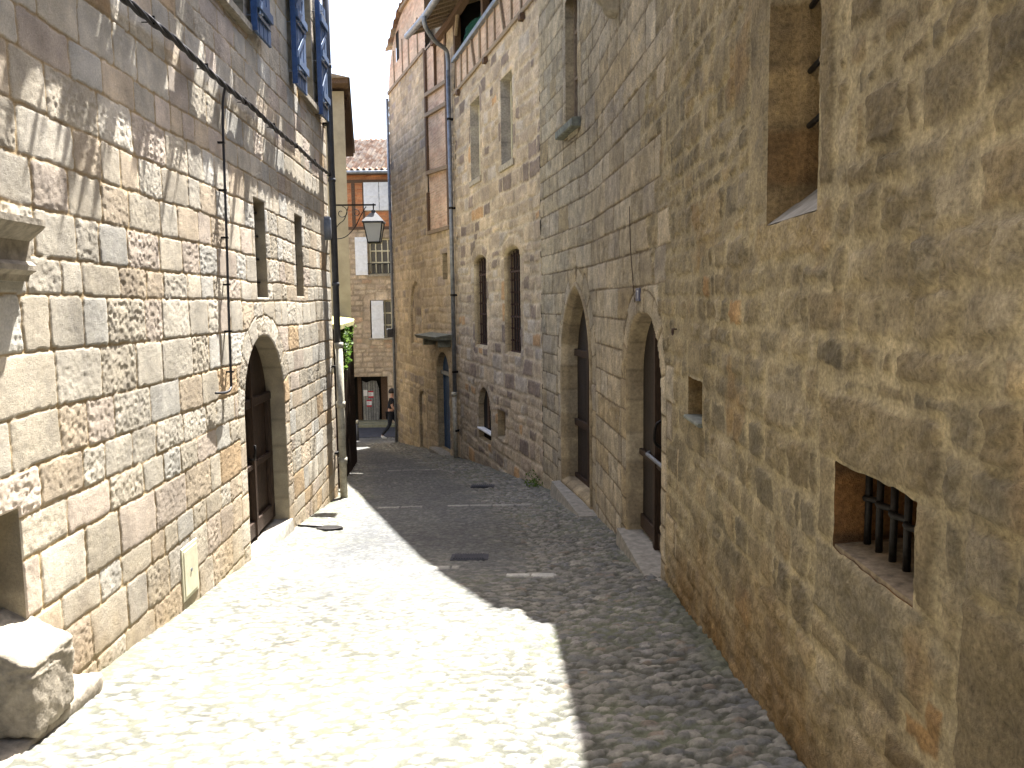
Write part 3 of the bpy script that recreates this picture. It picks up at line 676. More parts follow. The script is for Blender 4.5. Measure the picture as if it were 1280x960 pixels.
def vine():
    t = thing('shade_vine', PL(6, .2, 3.8), 'unseen leafy vine added to cast shade on the left house wall', 'vine')
    rng = np.random.RandomState(5); C = []; s_ = 3.6
    mbs = MB(PL); pts = [(q, .12 + .03 * math.sin(q * 3), 3.95 + .05 * math.sin(q * 2.3)) for q in np.arange(3.2, 10.3, .1)]
    mbs.tube(pts, .018, 6)
    while s_ < 10.1:
        reach = rng.uniform(.16, .37) * (1 if s_ < 9.3 else .75); z_ = 3.95 + rng.uniform(-.06, .15)
        w_ = rng.uniform(.12, .26)
        for q in np.linspace(.02, reach, 9): C += [tuple(PL(s_ + rng.uniform(-w_, w_), q, z_ + rng.uniform(-.08, .08))) for _ in range(3)]
        mbs.tube([(s_, .1, 3.97), (s_ + .02, reach * .5, z_ + .05), (s_, reach + .03, z_)], [.012, .008, .004], 5)
        s_ += w_ * rng.uniform(1.1, 1.9)
    leaves('foliage', C, 9500, .055, (.05, .055, .035), 3, t); mbs.build('stem', M['timber'], t)
vine()

# ================================================================== RIGHT: LONG STONE HOUSE (rubble near, ashlar further)
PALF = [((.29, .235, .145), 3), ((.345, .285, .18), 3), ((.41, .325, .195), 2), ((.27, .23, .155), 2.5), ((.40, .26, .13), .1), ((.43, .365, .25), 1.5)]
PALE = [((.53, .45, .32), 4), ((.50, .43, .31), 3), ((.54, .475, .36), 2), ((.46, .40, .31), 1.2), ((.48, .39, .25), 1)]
MORF = (.48, .405, .26)
RH = thing('rubble_stone_house', PR(6, 0, gz(6)), 'shaded rubble and squared-stone house on the right with two arched doors', 'house')
r_door = arch(6.42, 7.88, -2.30, -.10, .62, pointed=True); p_door = arch(9.92, 11.60, -2.62, .28, 1.15, pointed=True)
f_slit = rough_edge(rect(3.12, 3.76, .34, 1.9), 1, .005); f_bar = rough_edge(rect(2.27, 2.88, -.91, -.585), 2, .009); f_niche = rough_edge(rect(5.03, 5.46, -.78, -.51), 3, .008)
t_win = rect(10.64, 11.28, 2.37, 4.2)
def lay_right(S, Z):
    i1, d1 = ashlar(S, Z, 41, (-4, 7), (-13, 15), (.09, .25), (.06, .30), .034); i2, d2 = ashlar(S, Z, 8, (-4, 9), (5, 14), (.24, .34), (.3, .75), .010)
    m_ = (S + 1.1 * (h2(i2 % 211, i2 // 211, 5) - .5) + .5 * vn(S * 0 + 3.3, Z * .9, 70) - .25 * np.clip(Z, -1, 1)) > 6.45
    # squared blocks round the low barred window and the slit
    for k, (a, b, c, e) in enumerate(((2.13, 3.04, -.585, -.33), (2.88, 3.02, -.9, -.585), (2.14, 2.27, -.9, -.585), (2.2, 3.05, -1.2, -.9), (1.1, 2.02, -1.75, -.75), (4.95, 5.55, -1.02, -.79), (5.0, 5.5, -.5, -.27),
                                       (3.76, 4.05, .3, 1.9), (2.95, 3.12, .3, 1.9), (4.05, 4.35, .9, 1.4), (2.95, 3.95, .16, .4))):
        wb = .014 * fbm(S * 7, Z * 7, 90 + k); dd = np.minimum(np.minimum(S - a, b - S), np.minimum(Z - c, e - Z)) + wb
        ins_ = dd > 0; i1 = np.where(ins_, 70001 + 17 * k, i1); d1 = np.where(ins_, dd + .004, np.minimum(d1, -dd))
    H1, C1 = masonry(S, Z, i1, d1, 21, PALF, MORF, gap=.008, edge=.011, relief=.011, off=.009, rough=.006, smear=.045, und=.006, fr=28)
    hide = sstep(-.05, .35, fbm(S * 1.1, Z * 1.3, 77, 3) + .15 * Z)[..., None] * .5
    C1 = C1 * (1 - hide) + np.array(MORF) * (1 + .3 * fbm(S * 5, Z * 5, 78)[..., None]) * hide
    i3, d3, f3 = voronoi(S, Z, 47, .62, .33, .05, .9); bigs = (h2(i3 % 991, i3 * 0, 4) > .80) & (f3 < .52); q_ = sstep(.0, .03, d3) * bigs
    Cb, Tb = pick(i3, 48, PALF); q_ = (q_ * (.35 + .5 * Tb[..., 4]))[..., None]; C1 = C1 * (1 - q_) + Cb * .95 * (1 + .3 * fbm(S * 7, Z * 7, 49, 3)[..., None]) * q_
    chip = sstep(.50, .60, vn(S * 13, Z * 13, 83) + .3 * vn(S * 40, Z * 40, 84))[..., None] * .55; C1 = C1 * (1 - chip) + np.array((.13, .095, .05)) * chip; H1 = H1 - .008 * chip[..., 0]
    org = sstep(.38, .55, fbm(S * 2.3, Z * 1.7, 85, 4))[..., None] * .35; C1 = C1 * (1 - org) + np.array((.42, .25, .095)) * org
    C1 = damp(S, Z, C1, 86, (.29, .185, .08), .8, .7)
    H1 = H1 * (1 - .5 * hide[..., 0]) + .012 * fbm(S * 2.2, Z * 2.2, 80, 3) + .004 * fbm(S * 30, Z * 30, 81, 3)
    for k, (poly, w, L) in enumerate(((r_door, .2, .3), (p_door, .24, .33), (t_win, .16, .5))):
        a, b = np.array(poly).min(0) - .4, np.array(poly).max(0) + .4; q = (S > a[0]) & (S < b[0]) & (Z > a[1]) & (Z < b[1])
        if not q.any(): continue
        sd_, _, _, at = sdist(S[q], Z[q], poly); st = np.floor(at / L); wv = w * (.8 + .4 * h2(st, st * 0 + k, 5)); inr = sd_ < wv
        dj = np.minimum(at - st * L, (st + 1) * L - at); x = i2[q]; x = np.where(inr, 5003 + 977 * k + 13 * st.astype(int), x); i2[q] = x
        y = d2[q]; y = np.where(inr, np.minimum(np.minimum(dj, wv - sd_), .03 + np.abs(sd_)), np.minimum(y, np.abs(sd_ - wv))); d2[q] = y
        mm = m_[q]; mm |= inr; m_[q] = mm
    H2, C2 = masonry(S, Z, i2, d2, 22, PALE, (.24, .19, .125), gap=.002, edge=.008, relief=.010, off=.007, rough=.005, smear=.012, und=.005, fr=18)
    mm = m_.astype(float)
    return H1 * (1 - mm) + H2 * mm, C1 * (1 - mm[..., None]) + C2 * mm[..., None]
ss = np.concatenate([np.arange(1.0, 3.6, .011), np.arange(3.6, 6.3, .017), np.arange(6.3, 12.85, .027), [12.85]]); zz = np.concatenate([np.arange(-3.2, 2.4, .0115), np.arange(2.4, 4.05, .02)])
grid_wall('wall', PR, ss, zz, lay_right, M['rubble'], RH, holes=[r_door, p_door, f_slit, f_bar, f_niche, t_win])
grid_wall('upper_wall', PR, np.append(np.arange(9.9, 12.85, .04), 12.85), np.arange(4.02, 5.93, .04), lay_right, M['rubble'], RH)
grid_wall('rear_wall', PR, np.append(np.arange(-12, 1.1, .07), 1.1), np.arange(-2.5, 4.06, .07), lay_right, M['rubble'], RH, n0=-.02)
core(PR, -12, 9.9, -3.4, 4.02, RH, M['side'], depth=7); core(PR, 9.9, 12.85, -3.4, 5.9, RH, M['side'], depth=7)
mb = MB(PR)
for a, b, zt in ((-12, 9.88, 4.05),):
    mb.hexa([(a, .02, zt), (b, .02, zt), (b, -3.5, zt + 1.2), (a, -3.5, zt + 1.2), (a, .02, zt + .08), (b, .02, zt + .08), (b, -3.5, zt + 1.3), (a, -3.5, zt + 1.3)])
    mb.hexa([(a, -7.2, zt), (b, -7.2, zt), (b, -3.5, zt + 1.2), (a, -3.5, zt + 1.2), (a, -7.2, zt + .08), (b, -7.2, zt + .08), (b, -3.5, zt + 1.3), (a, -3.5, zt + 1.3)])
mb.build('roof', M['timber_dark'], RH)
RPE = [((.40, .325, .21), 3), ((.36, .29, .19), 2), ((.43, .36, .25), 1)]
RPF = [((.36, .275, .155), 3), ((.30, .22, .125), 2), ((.40, .31, .18), 1)]
WP2 = [((.030, .022, .018), 3), ((.038, .028, .022), 2), ((.026, .019, .016), 2)]
# round-headed door
rv, pol = reveal('door_reveal', PR, r_door, [(0, 0), (.02, -.02), (.02, -0.170)], M['right'], RH, RPE, 13, L=.31)
dr_ = leaf('door', PR, inset(pol, -.03), -0.170, planks(12, .17, WP2), M['woodatt'], RH, label='dark plank door under the rounder arch')
mb = MB(PR); mb.box((6.46, 7.84), (-0.165, -0.125), (-1.50, -1.44), bev=.006)
mb.box((7.13, 7.19), (-0.165, -0.110), (-2.26, -.25), seg=9, bev=.006); mb.box((6.46, 7.12), (-0.165, -0.140), (-2.24, -2.1), bev=.005); mb.box((7.2, 7.84), (-0.165, -0.140), (-2.24, -2.1), bev=.005)
mb.build('door_rail', M['wood'], dr_)
mb = MB(PR); mb.tube([(6.55, -0.120, -1.43), (6.75, -0.080, -1.40), (7.3, -0.080, -1.40), (7.38, -0.120, -1.40)], .018, 8); mb.build('bolt', M['zinc'], dr_, smooth=True)
mb = MB(PR); mb.tube(bez([(7.05, -0.160, -1.05), (7.05, -0.100, -1.1), (7.05, -0.090, -1.24), (7.05, -0.150, -1.3)], 6), .013, 8); mb.build('handle', M['iron'], dr_, smooth=True)
mb = MB(PR); mb.hexa([(6.2, .16, -2.62), (7.98, .10, -2.62), (7.98, -.37, -2.62), (6.2, -.37, -2.62), (6.24, .13, -2.26), (7.94, .08, -2.275), (7.94, -.37, -2.27), (6.24, -.37, -2.25)]); mb.build('door_step', M['sill'], RH)
# pointed door
rv, pol = reveal('door_reveal', PR, p_door, [(0, 0), (.0, .03), (.05, .03), (.11, -.05), (.11, -0.200)], M['right'], RH, RPE, 14, L=.34)
dr_ = leaf('door', PR, inset(pol, -.03), -0.200, planks(14, .16, WP2), M['woodatt'], RH, .02, label='dark plank door under the tall pointed arch')
mb = MB(PR)
for z_ in (-2.55, -1.75, -.75): mb.box((10.04, 11.48), (-0.195, -0.150), (z_, z_ + .1), bev=.006)
mb.box((10.72, 10.80), (-0.195, -0.145), (-2.55, .1), seg=9, bev=.006); mb.build('door_rail', M['wood'], dr_)
mb = MB(PR); mb.tube([(10.05, -0.140, -1.05), (10.05, -0.090, -1.05)], .015, 8); mb.tube([(10.05, -0.090, -1.05), (10.05, -0.050, -1.05)], .035, 12); mb.build('knob', M['zinc'], dr_, smooth=True)
mb = MB(PR); mb.hexa([(9.55, .26, -3.0), (11.75, .18, -3.0), (11.75, -.43, -3.0), (9.55, -.43, -3.0), (9.6, .22, -2.60), (11.7, .15, -2.615), (11.7, -.43, -2.6), (9.6, -.43, -2.59)]); mb.build('door_step', M['sill'], RH)
# tall window over it
w_, pol = reveal('window', PR, t_win, [(0, 0), (.02, -.13)], M['right'], RH, RPE, 15)
mb = MB(PR); mb.box((10.64, 11.28), (-.19, -.16), (2.37, 4.2)); mb.build('pane', M['glass'], w_)
mb = MB(PR)
for x in (10.66, 10.93, 11.21): mb.box((x, x + .05), (-.16, -.11), (2.38, 4.19), seg=9)
for q in (2.39, 3.0, 3.6, 4.12): mb.box((10.7, 11.22), (-.155, -.115), (q, q + .04), seg=9)
mb.build('frame', M['timber'], w_)
mb = MB(PR); mb.box((10.5, 11.42), (-.25, .12), (2.25, 2.365), bev=.015); mb.build('sill', M['slate'], w_)
# slit with iron hinges
w_, pol = reveal('window', PR, f_slit, [(0, 0), (.005, -.13), (.045, -.135), (.045, -.40)], M['rubble'], RH, [((.40, .29, .15), 2), ((.24, .18, .11), 2), ((.42, .345, .22), 2), ((.30, .19, .09), 1)], 19, L=.27)
mb = MB(PR); mb.box((3.15, 3.73), (-.44, -.39), (.40, 1.9), seg=9); mb.build('back_board', M['wood'], w_)
mb = MB(PR); mb.hexa([(3.125, -.002, .345), (3.755, -.002, .345), (3.755, -.4, .64), (3.125, -.4, .64), (3.125, -.03, .34), (3.755, -.03, .34), (3.755, -.4, .36), (3.125, -.4, .36)]); mb.build('sloped_sill', M['sill'], w_)
mb = MB(PR); mb.box((3.165, 3.19), (-.25, -.22), (.48, 1.88), seg=9); mb.build('iron_bar', M['iron'], w_)
for z_ in (.78, 1.02, 1.3):
    mb = MB(PR); mb.tube([(3.72, -.17, z_), (3.6, -.17, z_ + .012), (3.5, -.18, z_ + .04)], [.013, .013, .009], 8); mb.tube([(3.5, -.18, z_ + .0), (3.5, -.18, z_ + .07)], .011, 8); mb.build('hinge_pin', M['iron'], w_, smooth=True)
# barred low window
w_, pol = reveal('window', PR, f_bar, [(0, .0), (.0, -.36)], M['rubble'], RH, [((.22, .115, .045), 2), ((.17, .10, .05), 2), ((.27, .14, .055), 1)], 17, L=.22)
mb = MB(PR); mb.box((2.25, 2.9), (-.42, -.36), (-.92, -.57), seg=9); mb.build('back_wall', M['orange'], w_)
mb = MB(PR)
for k, x in enumerate((2.34, 2.442, 2.544, 2.646, 2.748, 2.845)): mb.tube([(x, -.11, -.93), (x + .004 * (-1) ** k, -.11, -.74), (x, -.11, -.57)], .0125, 10)
pts = bez([(2.27 + .051 * k, -.11 + (.014 if k % 2 else -.012), -.725 - .012 * math.sin(k * .5)) for k in range(13)], 5)
mb.tube(pts, .012, 8); mb.build('iron_bars', M['iron'], w_, smooth=True)
mb = MB(PR); mb.hexa([(2.272, -.004, -.95), (2.878, -.004, -.95), (2.878, -.34, -.95), (2.272, -.34, -.95), (2.275, -.006, -.893), (2.875, -.006, -.896), (2.875, -.34, -.868), (2.275, -.34, -.872)]); mb.build('sill', M['worn_sill'], w_)
# niche
w_, pol = reveal('niche', PR, f_niche, [(0, 0), (.01, -.3)], M['rubble'], RH, [((.28, .19, .09), 2), ((.34, .25, .13), 2)], 18, L=.3)
mb = MB(PR); mb.box((5.0, 5.5), (-.35, -.3), (-.8, -.5), seg=9); mb.build('back_wall', M['orange'], w_)
mb = MB(PR); mb.box((5.03, 5.47), (-.28, .03), (-.80, -.772), seg=9, bev=.008); mb.build('sill', M['slate'], w_)
# carved corbel
mb = MB(PR); rings = []
for z_, r_, d_ in ((2.84, .02, .03), (2.86, .10, .10), (2.90, .14, .14), (2.95, .13, .15), (2.99, .18, .19), (3.06, .25, .25), (3.14, .31, .29), (3.22, .35, .32), (3.28, .36, .34), (3.40, .36, .34), (3.42, .40, .38), (3.55, .40, .38)):
    rings.append([(8.35 + r_ * math.cos(a), max(-.02, d_ * math.sin(a)), z_) for a in np.linspace(-.15, math.pi + .15, 22)])
mb.loft(rings); mb.build('corbel', M['stone'], RH, smooth=True)
# ring, crack pipe, house number
t = thing('iron_ring', PR(5.88, 0, -.22), 'small rusty iron ring fixed beside the round-arched door', 'ring')
mb = MB(PR); mb.tube([(5.88 + .022 * math.cos(a), .03, -.22 + .022 * math.sin(a)) for a in np.linspace(0, 2 * math.pi, 18)], .005, 6, caps=False); mb.build('ring', M['rust'], t, smooth=True)
mb = MB(PR); mb.tube([(5.88, 0, -.2), (5.88, .035, -.2)], .006, 6); mb.build('staple', M['rust'], t)
t = thing('house_number_plate', PR(7.25, 0, .07), 'small blue enamel house number plate above the round-arched door', 'number plate')
mb = MB(PR); mb.box((7.17, 7.33), (.012, .024), (.01, .125), seg=9, bev=.003); mb.build('plate', M['enamel'], t)
mb = MB(PR); n_ = .026
mb.box((7.225, 7.275), (.0245, n_), (.095, .105), seg=9); mb.bar((7.232, .0255, .098), (7.255, .0255, .035), .002, .010, up=(0, 1, 0)); mb.build('number', M['white'], t)
t = thing('wall_cable', PR(7.5, 0, .2), 'thin brown cable running down the right wall above the round arch', 'cable')
mb = MB(PR); mb.tube(bez([(7.66, .012, .9), (7.6, .014, .5), (7.5, .012, .2), (7.42, .012, -.0)], 8), .004, 6); mb.build('cable', M['rust'], t, smooth=True)

# ================================================================== RIGHT: TIMBER AND STONE HOUSE (loggia) further down
PALD = [((.46, .375, .275), 4), ((.41, .335, .255), 3), ((.49, .395, .28), 2), ((.25, .20, .165), 1.5), ((.48, .31, .17), .5), ((.45, .395, .33), 2)]
DH = thing('loggia_house', PR(16, 0, gz(16)), 'stone house with a brick and timber band, roof loggia and tall barred windows', 'house')
d_w = [arch(16.42, 17.5, -.90, 1.02, .16), arch(14.08, 15.1, -.93, 1.03, .16)]
d_u = [rect(16.75, 17.58, 2.6, 4.18), rect(14.4, 15.18, 2.53, 4.05)]
d_cel = arch(16.25, 17.3, -2.86, -1.72, .52); d_sq = rect(15.16, 15.73, -2.6, -2.04)
ss = np.append(np.arange(12.85, 18.99, .03), 18.99)
base = lambda S, Z: ashlar(S, Z, 33, (-5, 7), (12, 20), (.15, .33), (.18, .62), .045)
lay = with_rings(base, [(d_w[0], .2, .4), (d_w[1], .2, .4), (d_u[0], .18, .4), (d_u[1], .18, .4), (d_cel, .15, .25)], 34, PALD, (.50, .42, .31), gap=.006, edge=.02, relief=.012, off=.012, rough=.006, smear=.05)
grid_wall('wall', PR, ss, np.append(np.arange(-4.0, 4.78, .022), 4.78), lay, M['right'], DH, holes=d_w + d_u + [d_cel, d_sq])
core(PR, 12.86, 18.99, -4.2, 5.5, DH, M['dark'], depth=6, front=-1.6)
for k, p in enumerate(d_w):
    w_, pol = reveal('window', PR, p, [(0, 0), (.05, -.04), (.05, -.17)], M['right'], DH, RPE, 40 + k, L=.4)
    a, z0 = np.array(p).min(0); b, z1 = np.array(p).max(0)
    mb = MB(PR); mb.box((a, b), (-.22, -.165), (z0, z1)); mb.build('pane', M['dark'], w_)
    mb = MB(PR)
    for x in np.linspace(a + .12, b - .12, 6): mb.tube([(x, -.11, z0), (x, -.11, z1 - .02)], .014, 8)
    for q in (z0 + .04, z0 + .68, z0 + 1.5): mb.box((a + .05, b - .05), (-.125, -.10), (q, q + .035), seg=9)
    for x in np.linspace(a + .12, b - .12, 6):
        for q in np.arange(z0 + .25, z1 - .15, .22): mb.box((x - .02, x + .02), (-.13, -.09), (q, q + .03), seg=9)
    mb.build('iron_bars', M['rust'], w_)
for k, p in enumerate(d_u):
    a, z0 = np.array(p).min(0); b, z1 = np.array(p).max(0)
    w_, pol = reveal('window', PR, p, [(0, 0), (.02, -.19)], M['right'], DH, [((.40, .37, .33), 2), ((.36, .33, .29), 1)] , 50 + k, L=.4)
    mb = MB(PR); mb.box((a, b), (-.27, -.24), (z0, z1)); mb.build('pane', M['glass'], w_)
    mb = MB(PR)
    for x in (a + .02, (a + b) / 2 - .03, b - .09): mb.box((x, x + .06), (-.24, -.18), (z0, z1), seg=9)
    for q in np.linspace(z0, z1 - .04, 7): mb.box((a + .09, b - .1), (-.235, -.185), (q, q + .035), seg=9)
    mb.build('frame', M['cream'], w_)
    mb = MB(PR); mb.box((a - .08, b + .08), (-.2, .035), (z0 - .12, z0 - .004), bev=.01); mb.build('sill', M['stone'], w_)
w_, pol = reveal('cellar_window', PR, d_cel, [(0, 0), (.02, -.12)], M['right'], DH, RPE, 55)
mb = MB(PR); mb.box((16.2, 17.35), (-.2, -.115), (-2.9, -1.7)); mb.build('shade_panel', M['dark'], w_)  # black panel painted in for the unlit cellar
mb = MB(PR); mb.box((16.22, 17.33), (-.11, .03), (-2.66, -2.62), bev=.01); mb.build('ledge', M['white'], w_)
mb = MB(PR); mb.box((16.78, 16.88), (-.12, -.09), (-2.58, -1.76), seg=9); mb.build('mullion', M['timber_dark'], w_)
w_, pol = reveal('square_niche', PR, d_sq, [(0, 0), (.02, -.14)], M['right'], DH, RPE, 56)
mb = MB(PR); mb.box((15.14, 15.75), (-.2, -.135), (-2.62, -2.02)); mb.build('back_wall', M['timber_dark'], w_)
# brick band with timber studs
PB = [((.56, .40, .30), 3), ((.53, .37, .28), 2), ((.58, .43, .33), 2), ((.49, .33, .25), 1)]
def bricklay(seed, pal=PB, mort=(.58, .48, .38), hh=.058, ww=.23):
    def f(S, Z):
        r_ = np.floor(Z / hh); x = S / ww + .5 * (r_ % 2) + .1 * h2(r_, r_ * 0, seed); c = np.floor(x)
        d = np.minimum(np.minimum(Z - r_ * hh, (r_ + 1) * hh - Z), np.minimum(x - c, c + 1 - x) * ww)
        C, T = pick((r_ * 131 + c + 20000).astype(int), seed, pal); m_ = sstep(.004, .01, d)[..., None]
        return .006 * m_[..., 0] + .003 * fbm(S * 9, Z * 9, seed), np.clip((C * m_ + np.array(mort) * (1 - m_)) * (1 + .3 * fbm(S * 1.2, Z * 1.2, seed + 1, 4)[..., None]), .02, .8)
    return f
grid_wall('brick_band', PR, ss, np.arange(4.78, 5.46, .019), bricklay(60), M['brick'], DH, n0=-.02)
mb = MB(PR); mb.box((12.9, 18.98), (-.1, .05), (4.71, 4.80), seg=.4, bev=.01); mb.build('sill_beam', M['timber'], DH)
mb = MB(PR); mb.box((12.9, 18.98), (-.12, .07), (5.42, 5.52), seg=.4, bev=.01); mb.build('rail_beam', M['zinc'], DH)
for k, x in enumerate(np.arange(13.25, 18.95, .56)):
    mb = MB(PR)
    if k % 4 == 3: mb.bar((x - .12, .005, 4.8), (x + .14, .005, 5.42), .06, .05, up=(0, 0, 1))
    else: mb.box((x, x + (.10 if k % 3 == 0 else .055)), (-.06, .015), (4.8, 5.42), seg=9)
    mb.build('stud', M['timber'], DH)
for x in (13.6, 16.0, 18.4):                                           # beam ends under the band
    mb = MB(PR); mb.box((x, x + .14), (-.05, .09), (4.60, 4.70), seg=9, bev=.01); mb.build('beam_end', M['timber_dark'], DH)
# loggia
mb = MB(PR); mb.box((12.9, 18.95), (-1.55, -1.45), (5.5, 7.3)); mb.box((12.87, 12.93), (-1.5, -.03), (5.5, 6.9), seg=9); mb.box((18.9, 18.96), (-1.5, -.03), (5.5, 6.9), seg=9); mb.build('loggia_back', M['dark'], DH)  # back and end walls coloured near-black to stand for the loggia's shade
for x in (12.95, 14.5, 16.3, 18.80):
    mb = MB(PR); mb.box((x, x + .14), (-.12, .02), (5.52, 6.42), seg=9, bev=.01); mb.build('post', M['timber_dark'], DH)
for q in ([(18.7, .02, 5.95), (18.3, .05, 6.35), (18.0, .12, 6.55)], [(16.5, .02, 5.95), (16.9, .03, 6.35), (17.0, .06, 6.45)]):
    mb = MB(PR); mb.tube(q, .045, 6); mb.build('brace', M['timber'], DH)
nn = []; X = np.arange(13.0, 18.85, .08)
F_ = []
for i, x in enumerate(X):
    zt = 5.72 + .12 * math.cos((x - 13.8) * 1.6) + .03 * math.sin(x * 7); 
    for j, q in enumerate(np.linspace(0, 1, 7)): nn.append((x, -.05 - .05 * math.sin(x * 5 + q * 4) - .1 * q * (1 - q), 5.48 + (zt - 5.48) * q))
nn = np.array(nn)
for i in range(len(X) - 1):
    for j in range(6): F_.append([i * 7 + j, (i + 1) * 7 + j, (i + 1) * 7 + j + 1, i * 7 + j + 1])
m, nt, b = newmat('netting', 0.8); b.inputs['Base Color'].default_value = (0.012, 0.11, 0.085, 1)
tcn = N(nt, 'ShaderNodeTexCoord'); wv = N(nt, 'ShaderNodeTexNoise', Scale=30.0, Detail=2.0); nt.links.new(tcn.outputs['Object'], wv.inputs[0])
nt.links.new(ramp(nt, wv.outputs[0], [(0.3, 0.25), (0.7, 0.6)]), b.inputs['Alpha']); M['netting'] = m
net = mesh('safety_net', PR(nn[:, 0], nn[:, 1], nn[:, 2]), np.array(F_), M['netting'], base=PR(16, 0, 5.5)); tag(net, 'green safety netting hung across the dark roof loggia', 'netting')

# ================================================================== RIGHT: CURVED STONE HOUSE at the end
CH = thing('corner_stone_house', PR(23, 0, gz(23)), 'tall coursed-stone house at the lane end, with brick gable and blue door', 'house')
LEAN = 0.0
c_blue = arch(20.0, 21.15, -3.72, -1.18, .5); c_small = arch(22.3, 23.15, -4.05, -2.38, .2); c_point = arch(22.62, 23.9, -1.1, .68, .75, pointed=True)
c_slit = rect(19.92, 20.36, .62, 1.26); c_gwin = rect(24.55, 24.95, 7.1, 7.9)
ss = np.append(np.arange(18.99, 26.12, .035), 26.12)
lay = with_rings(lambda S, Z: ashlar(S, Z, 63, (-6, 9), (18, 27), (.15, .29), (.2, .6), .035), [(c_blue, .18, .25), (c_point, .2, .4), (c_small, .12, .4)], 64,
                 [((.47, .38, .27), 4), ((.43, .35, .26), 3), ((.49, .395, .27), 2), ((.36, .305, .26), 1)], (.50, .415, .30), gap=.005, edge=.02, relief=.012, off=.01, rough=.005, smear=.03)
grid_wall('wall', PR, ss, np.append(np.arange(-4.9, 6.5, .026), 6.5), lay, M['right'], CH, holes=[c_blue, c_small, c_point, c_slit, rect(19.66, 21.62, 1.86, 6.45)], lean=LEAN)
gable = [(21.62, 6.5), (26.12, 6.5)] + [(26.12 - 2.9 * (1 - math.cos(a)) * .9, 6.5 + 1.75 * math.sin(a)) for a in np.linspace(.15, math.pi / 2, 12)] + [(21.62, 8.25)]
grid_wall('brick_gable', PR, np.arange(21.6, 26.2, .04), np.arange(6.49, 8.3, .03), bricklay(66), M['brick'], CH, outer=gable, holes=[c_gwin], n0=-.01)
core(PR, 18.995, 26.12, -5, 6.4, CH, M['side'], depth=6)
mb = MB(PR); mb.box((21.62, 25.6), (-5.9, -.3), (6.4, 7.6), seg=.5); mb.build('gable_body', M['side'], CH)
for x, w_ in ((22.3, .07), (23.3, .09), (24.1, .06), (25.2, .08)):
    mb = MB(PR); mb.box((x, x + w_), (-.03, .02), (6.5, 7.5), seg=9); mb.build('stud', M['timber'], CH)
mb = MB(PR); mb.box((21.65, 26.1), (-.05, .05), (6.44, 6.53), seg=.4); mb.build('sill_beam', M['timber'], CH)
mb = MB(PR); mb.box((24.5, 25.0), (-.10, -.03), (7.05, 7.95)); mb.build('gable_window', M['dark'], CH)
grid_wall('brick_panel', PR, np.arange(19.66, 21.63, .03), np.arange(1.86, 6.45, .02), bricklay(68), M['brick'], CH, n0=-.03)
for z_ in (1.84, 3.30, 4.75, 5.25): 
    mb = MB(PR); mb.bar((19.64, 0, z_ + (0.0 if z_ < 2 else -.05)), (21.62, 0, z_ + (.03 if z_ < 2 else .1)), .1, .09); mb.build('rail', M['timber'], CH)
for x, z0, z1, w_ in ((21.52, 3.35, 6.45, .13), (21.54, 1.9, 2.9, .1), (19.6, 1.9, 6.45, .12), (20.6, 5.3, 6.4, .05)):
    mb = MB(PR); mb.box((x, x + w_), (-.04, .04), (z0, z1), seg=9); mb.build('post', M['timber_dark'], CH)
rv, pol = reveal('door_reveal', PR, c_blue, [(0, 0), (.03, -.16)], M['right'], CH, RPE, 70)
d_ = leaf('door', PR, inset(pol, -.02), -.16, planks(71, .15, [((.025, .08, .20), 2), ((.03, .095, .23), 1)]), M['woodatt'], CH, .03, label='blue plank door under the stone canopy slab')
mb = MB(PR); mb.box((20.03, 21.12), (-.155, -.09), (-1.78, -1.68), bev=.01); mb.build('transom', M['zinc'], d_)
mb = MB(PR); mb.box((19.85, 21.3), (-.3, .22), (-3.98, -3.71), bev=.02); mb.build('door_step', M['sill'], CH)
rv, pol = reveal('blocked_doorway', PR, c_small, [(0, 0), (.02, -.08)], M['right'], CH, RPE, 72)
leaf('infill', PR, pol, -.08, with_rings(lambda S, Z: ashlar(S, Z, 73, (-6, 9), (18, 27), (.2, .3), (.3, .5), .02), [], 74, PALD, (.38, .33, .26)), M['right'], rv, .03)
rv, pol = reveal('blocked_arch', PR, c_point, [(0, 0), (.04, -.06)], M['right'], CH, RPE, 75)
leaf('infill', PR, pol, -.06, with_rings(lambda S, Z: ashlar(S, Z, 76, (-6, 9), (18, 27), (.15, .25), (.2, .4), .02), [], 77, PALD, (.34, .29, .22)), M['right'], rv, .03)
w_, pol = reveal('slit_window', PR, c_slit, [(0, 0), (.02, -.3)], M['right'], CH, RPE, 78)
mb = MB(PR); mb.box((19.9, 20.38), (-.36, -.3), (.6, 1.28)); mb.build('shade_panel', M['dark'], w_)  # black panel in place of the shade behind the slit
mb = MB(PR); mb.hexa([(19.55, 0, -.84), (21.55, 0, -.84), (21.55, .42, -.84), (19.55, .42, -.84), (19.5, 0, -.70), (21.6, 0, -.70), (21.6, .48, -.76), (19.5, .48, -.76)]); mb.box((19.75, 19.9), (0, .3), (-1.02, -.845), seg=9); mb.box((21.2, 21.35), (0, .3), (-1.02, -.845), seg=9); mb.build('canopy', M['slate'], CH)
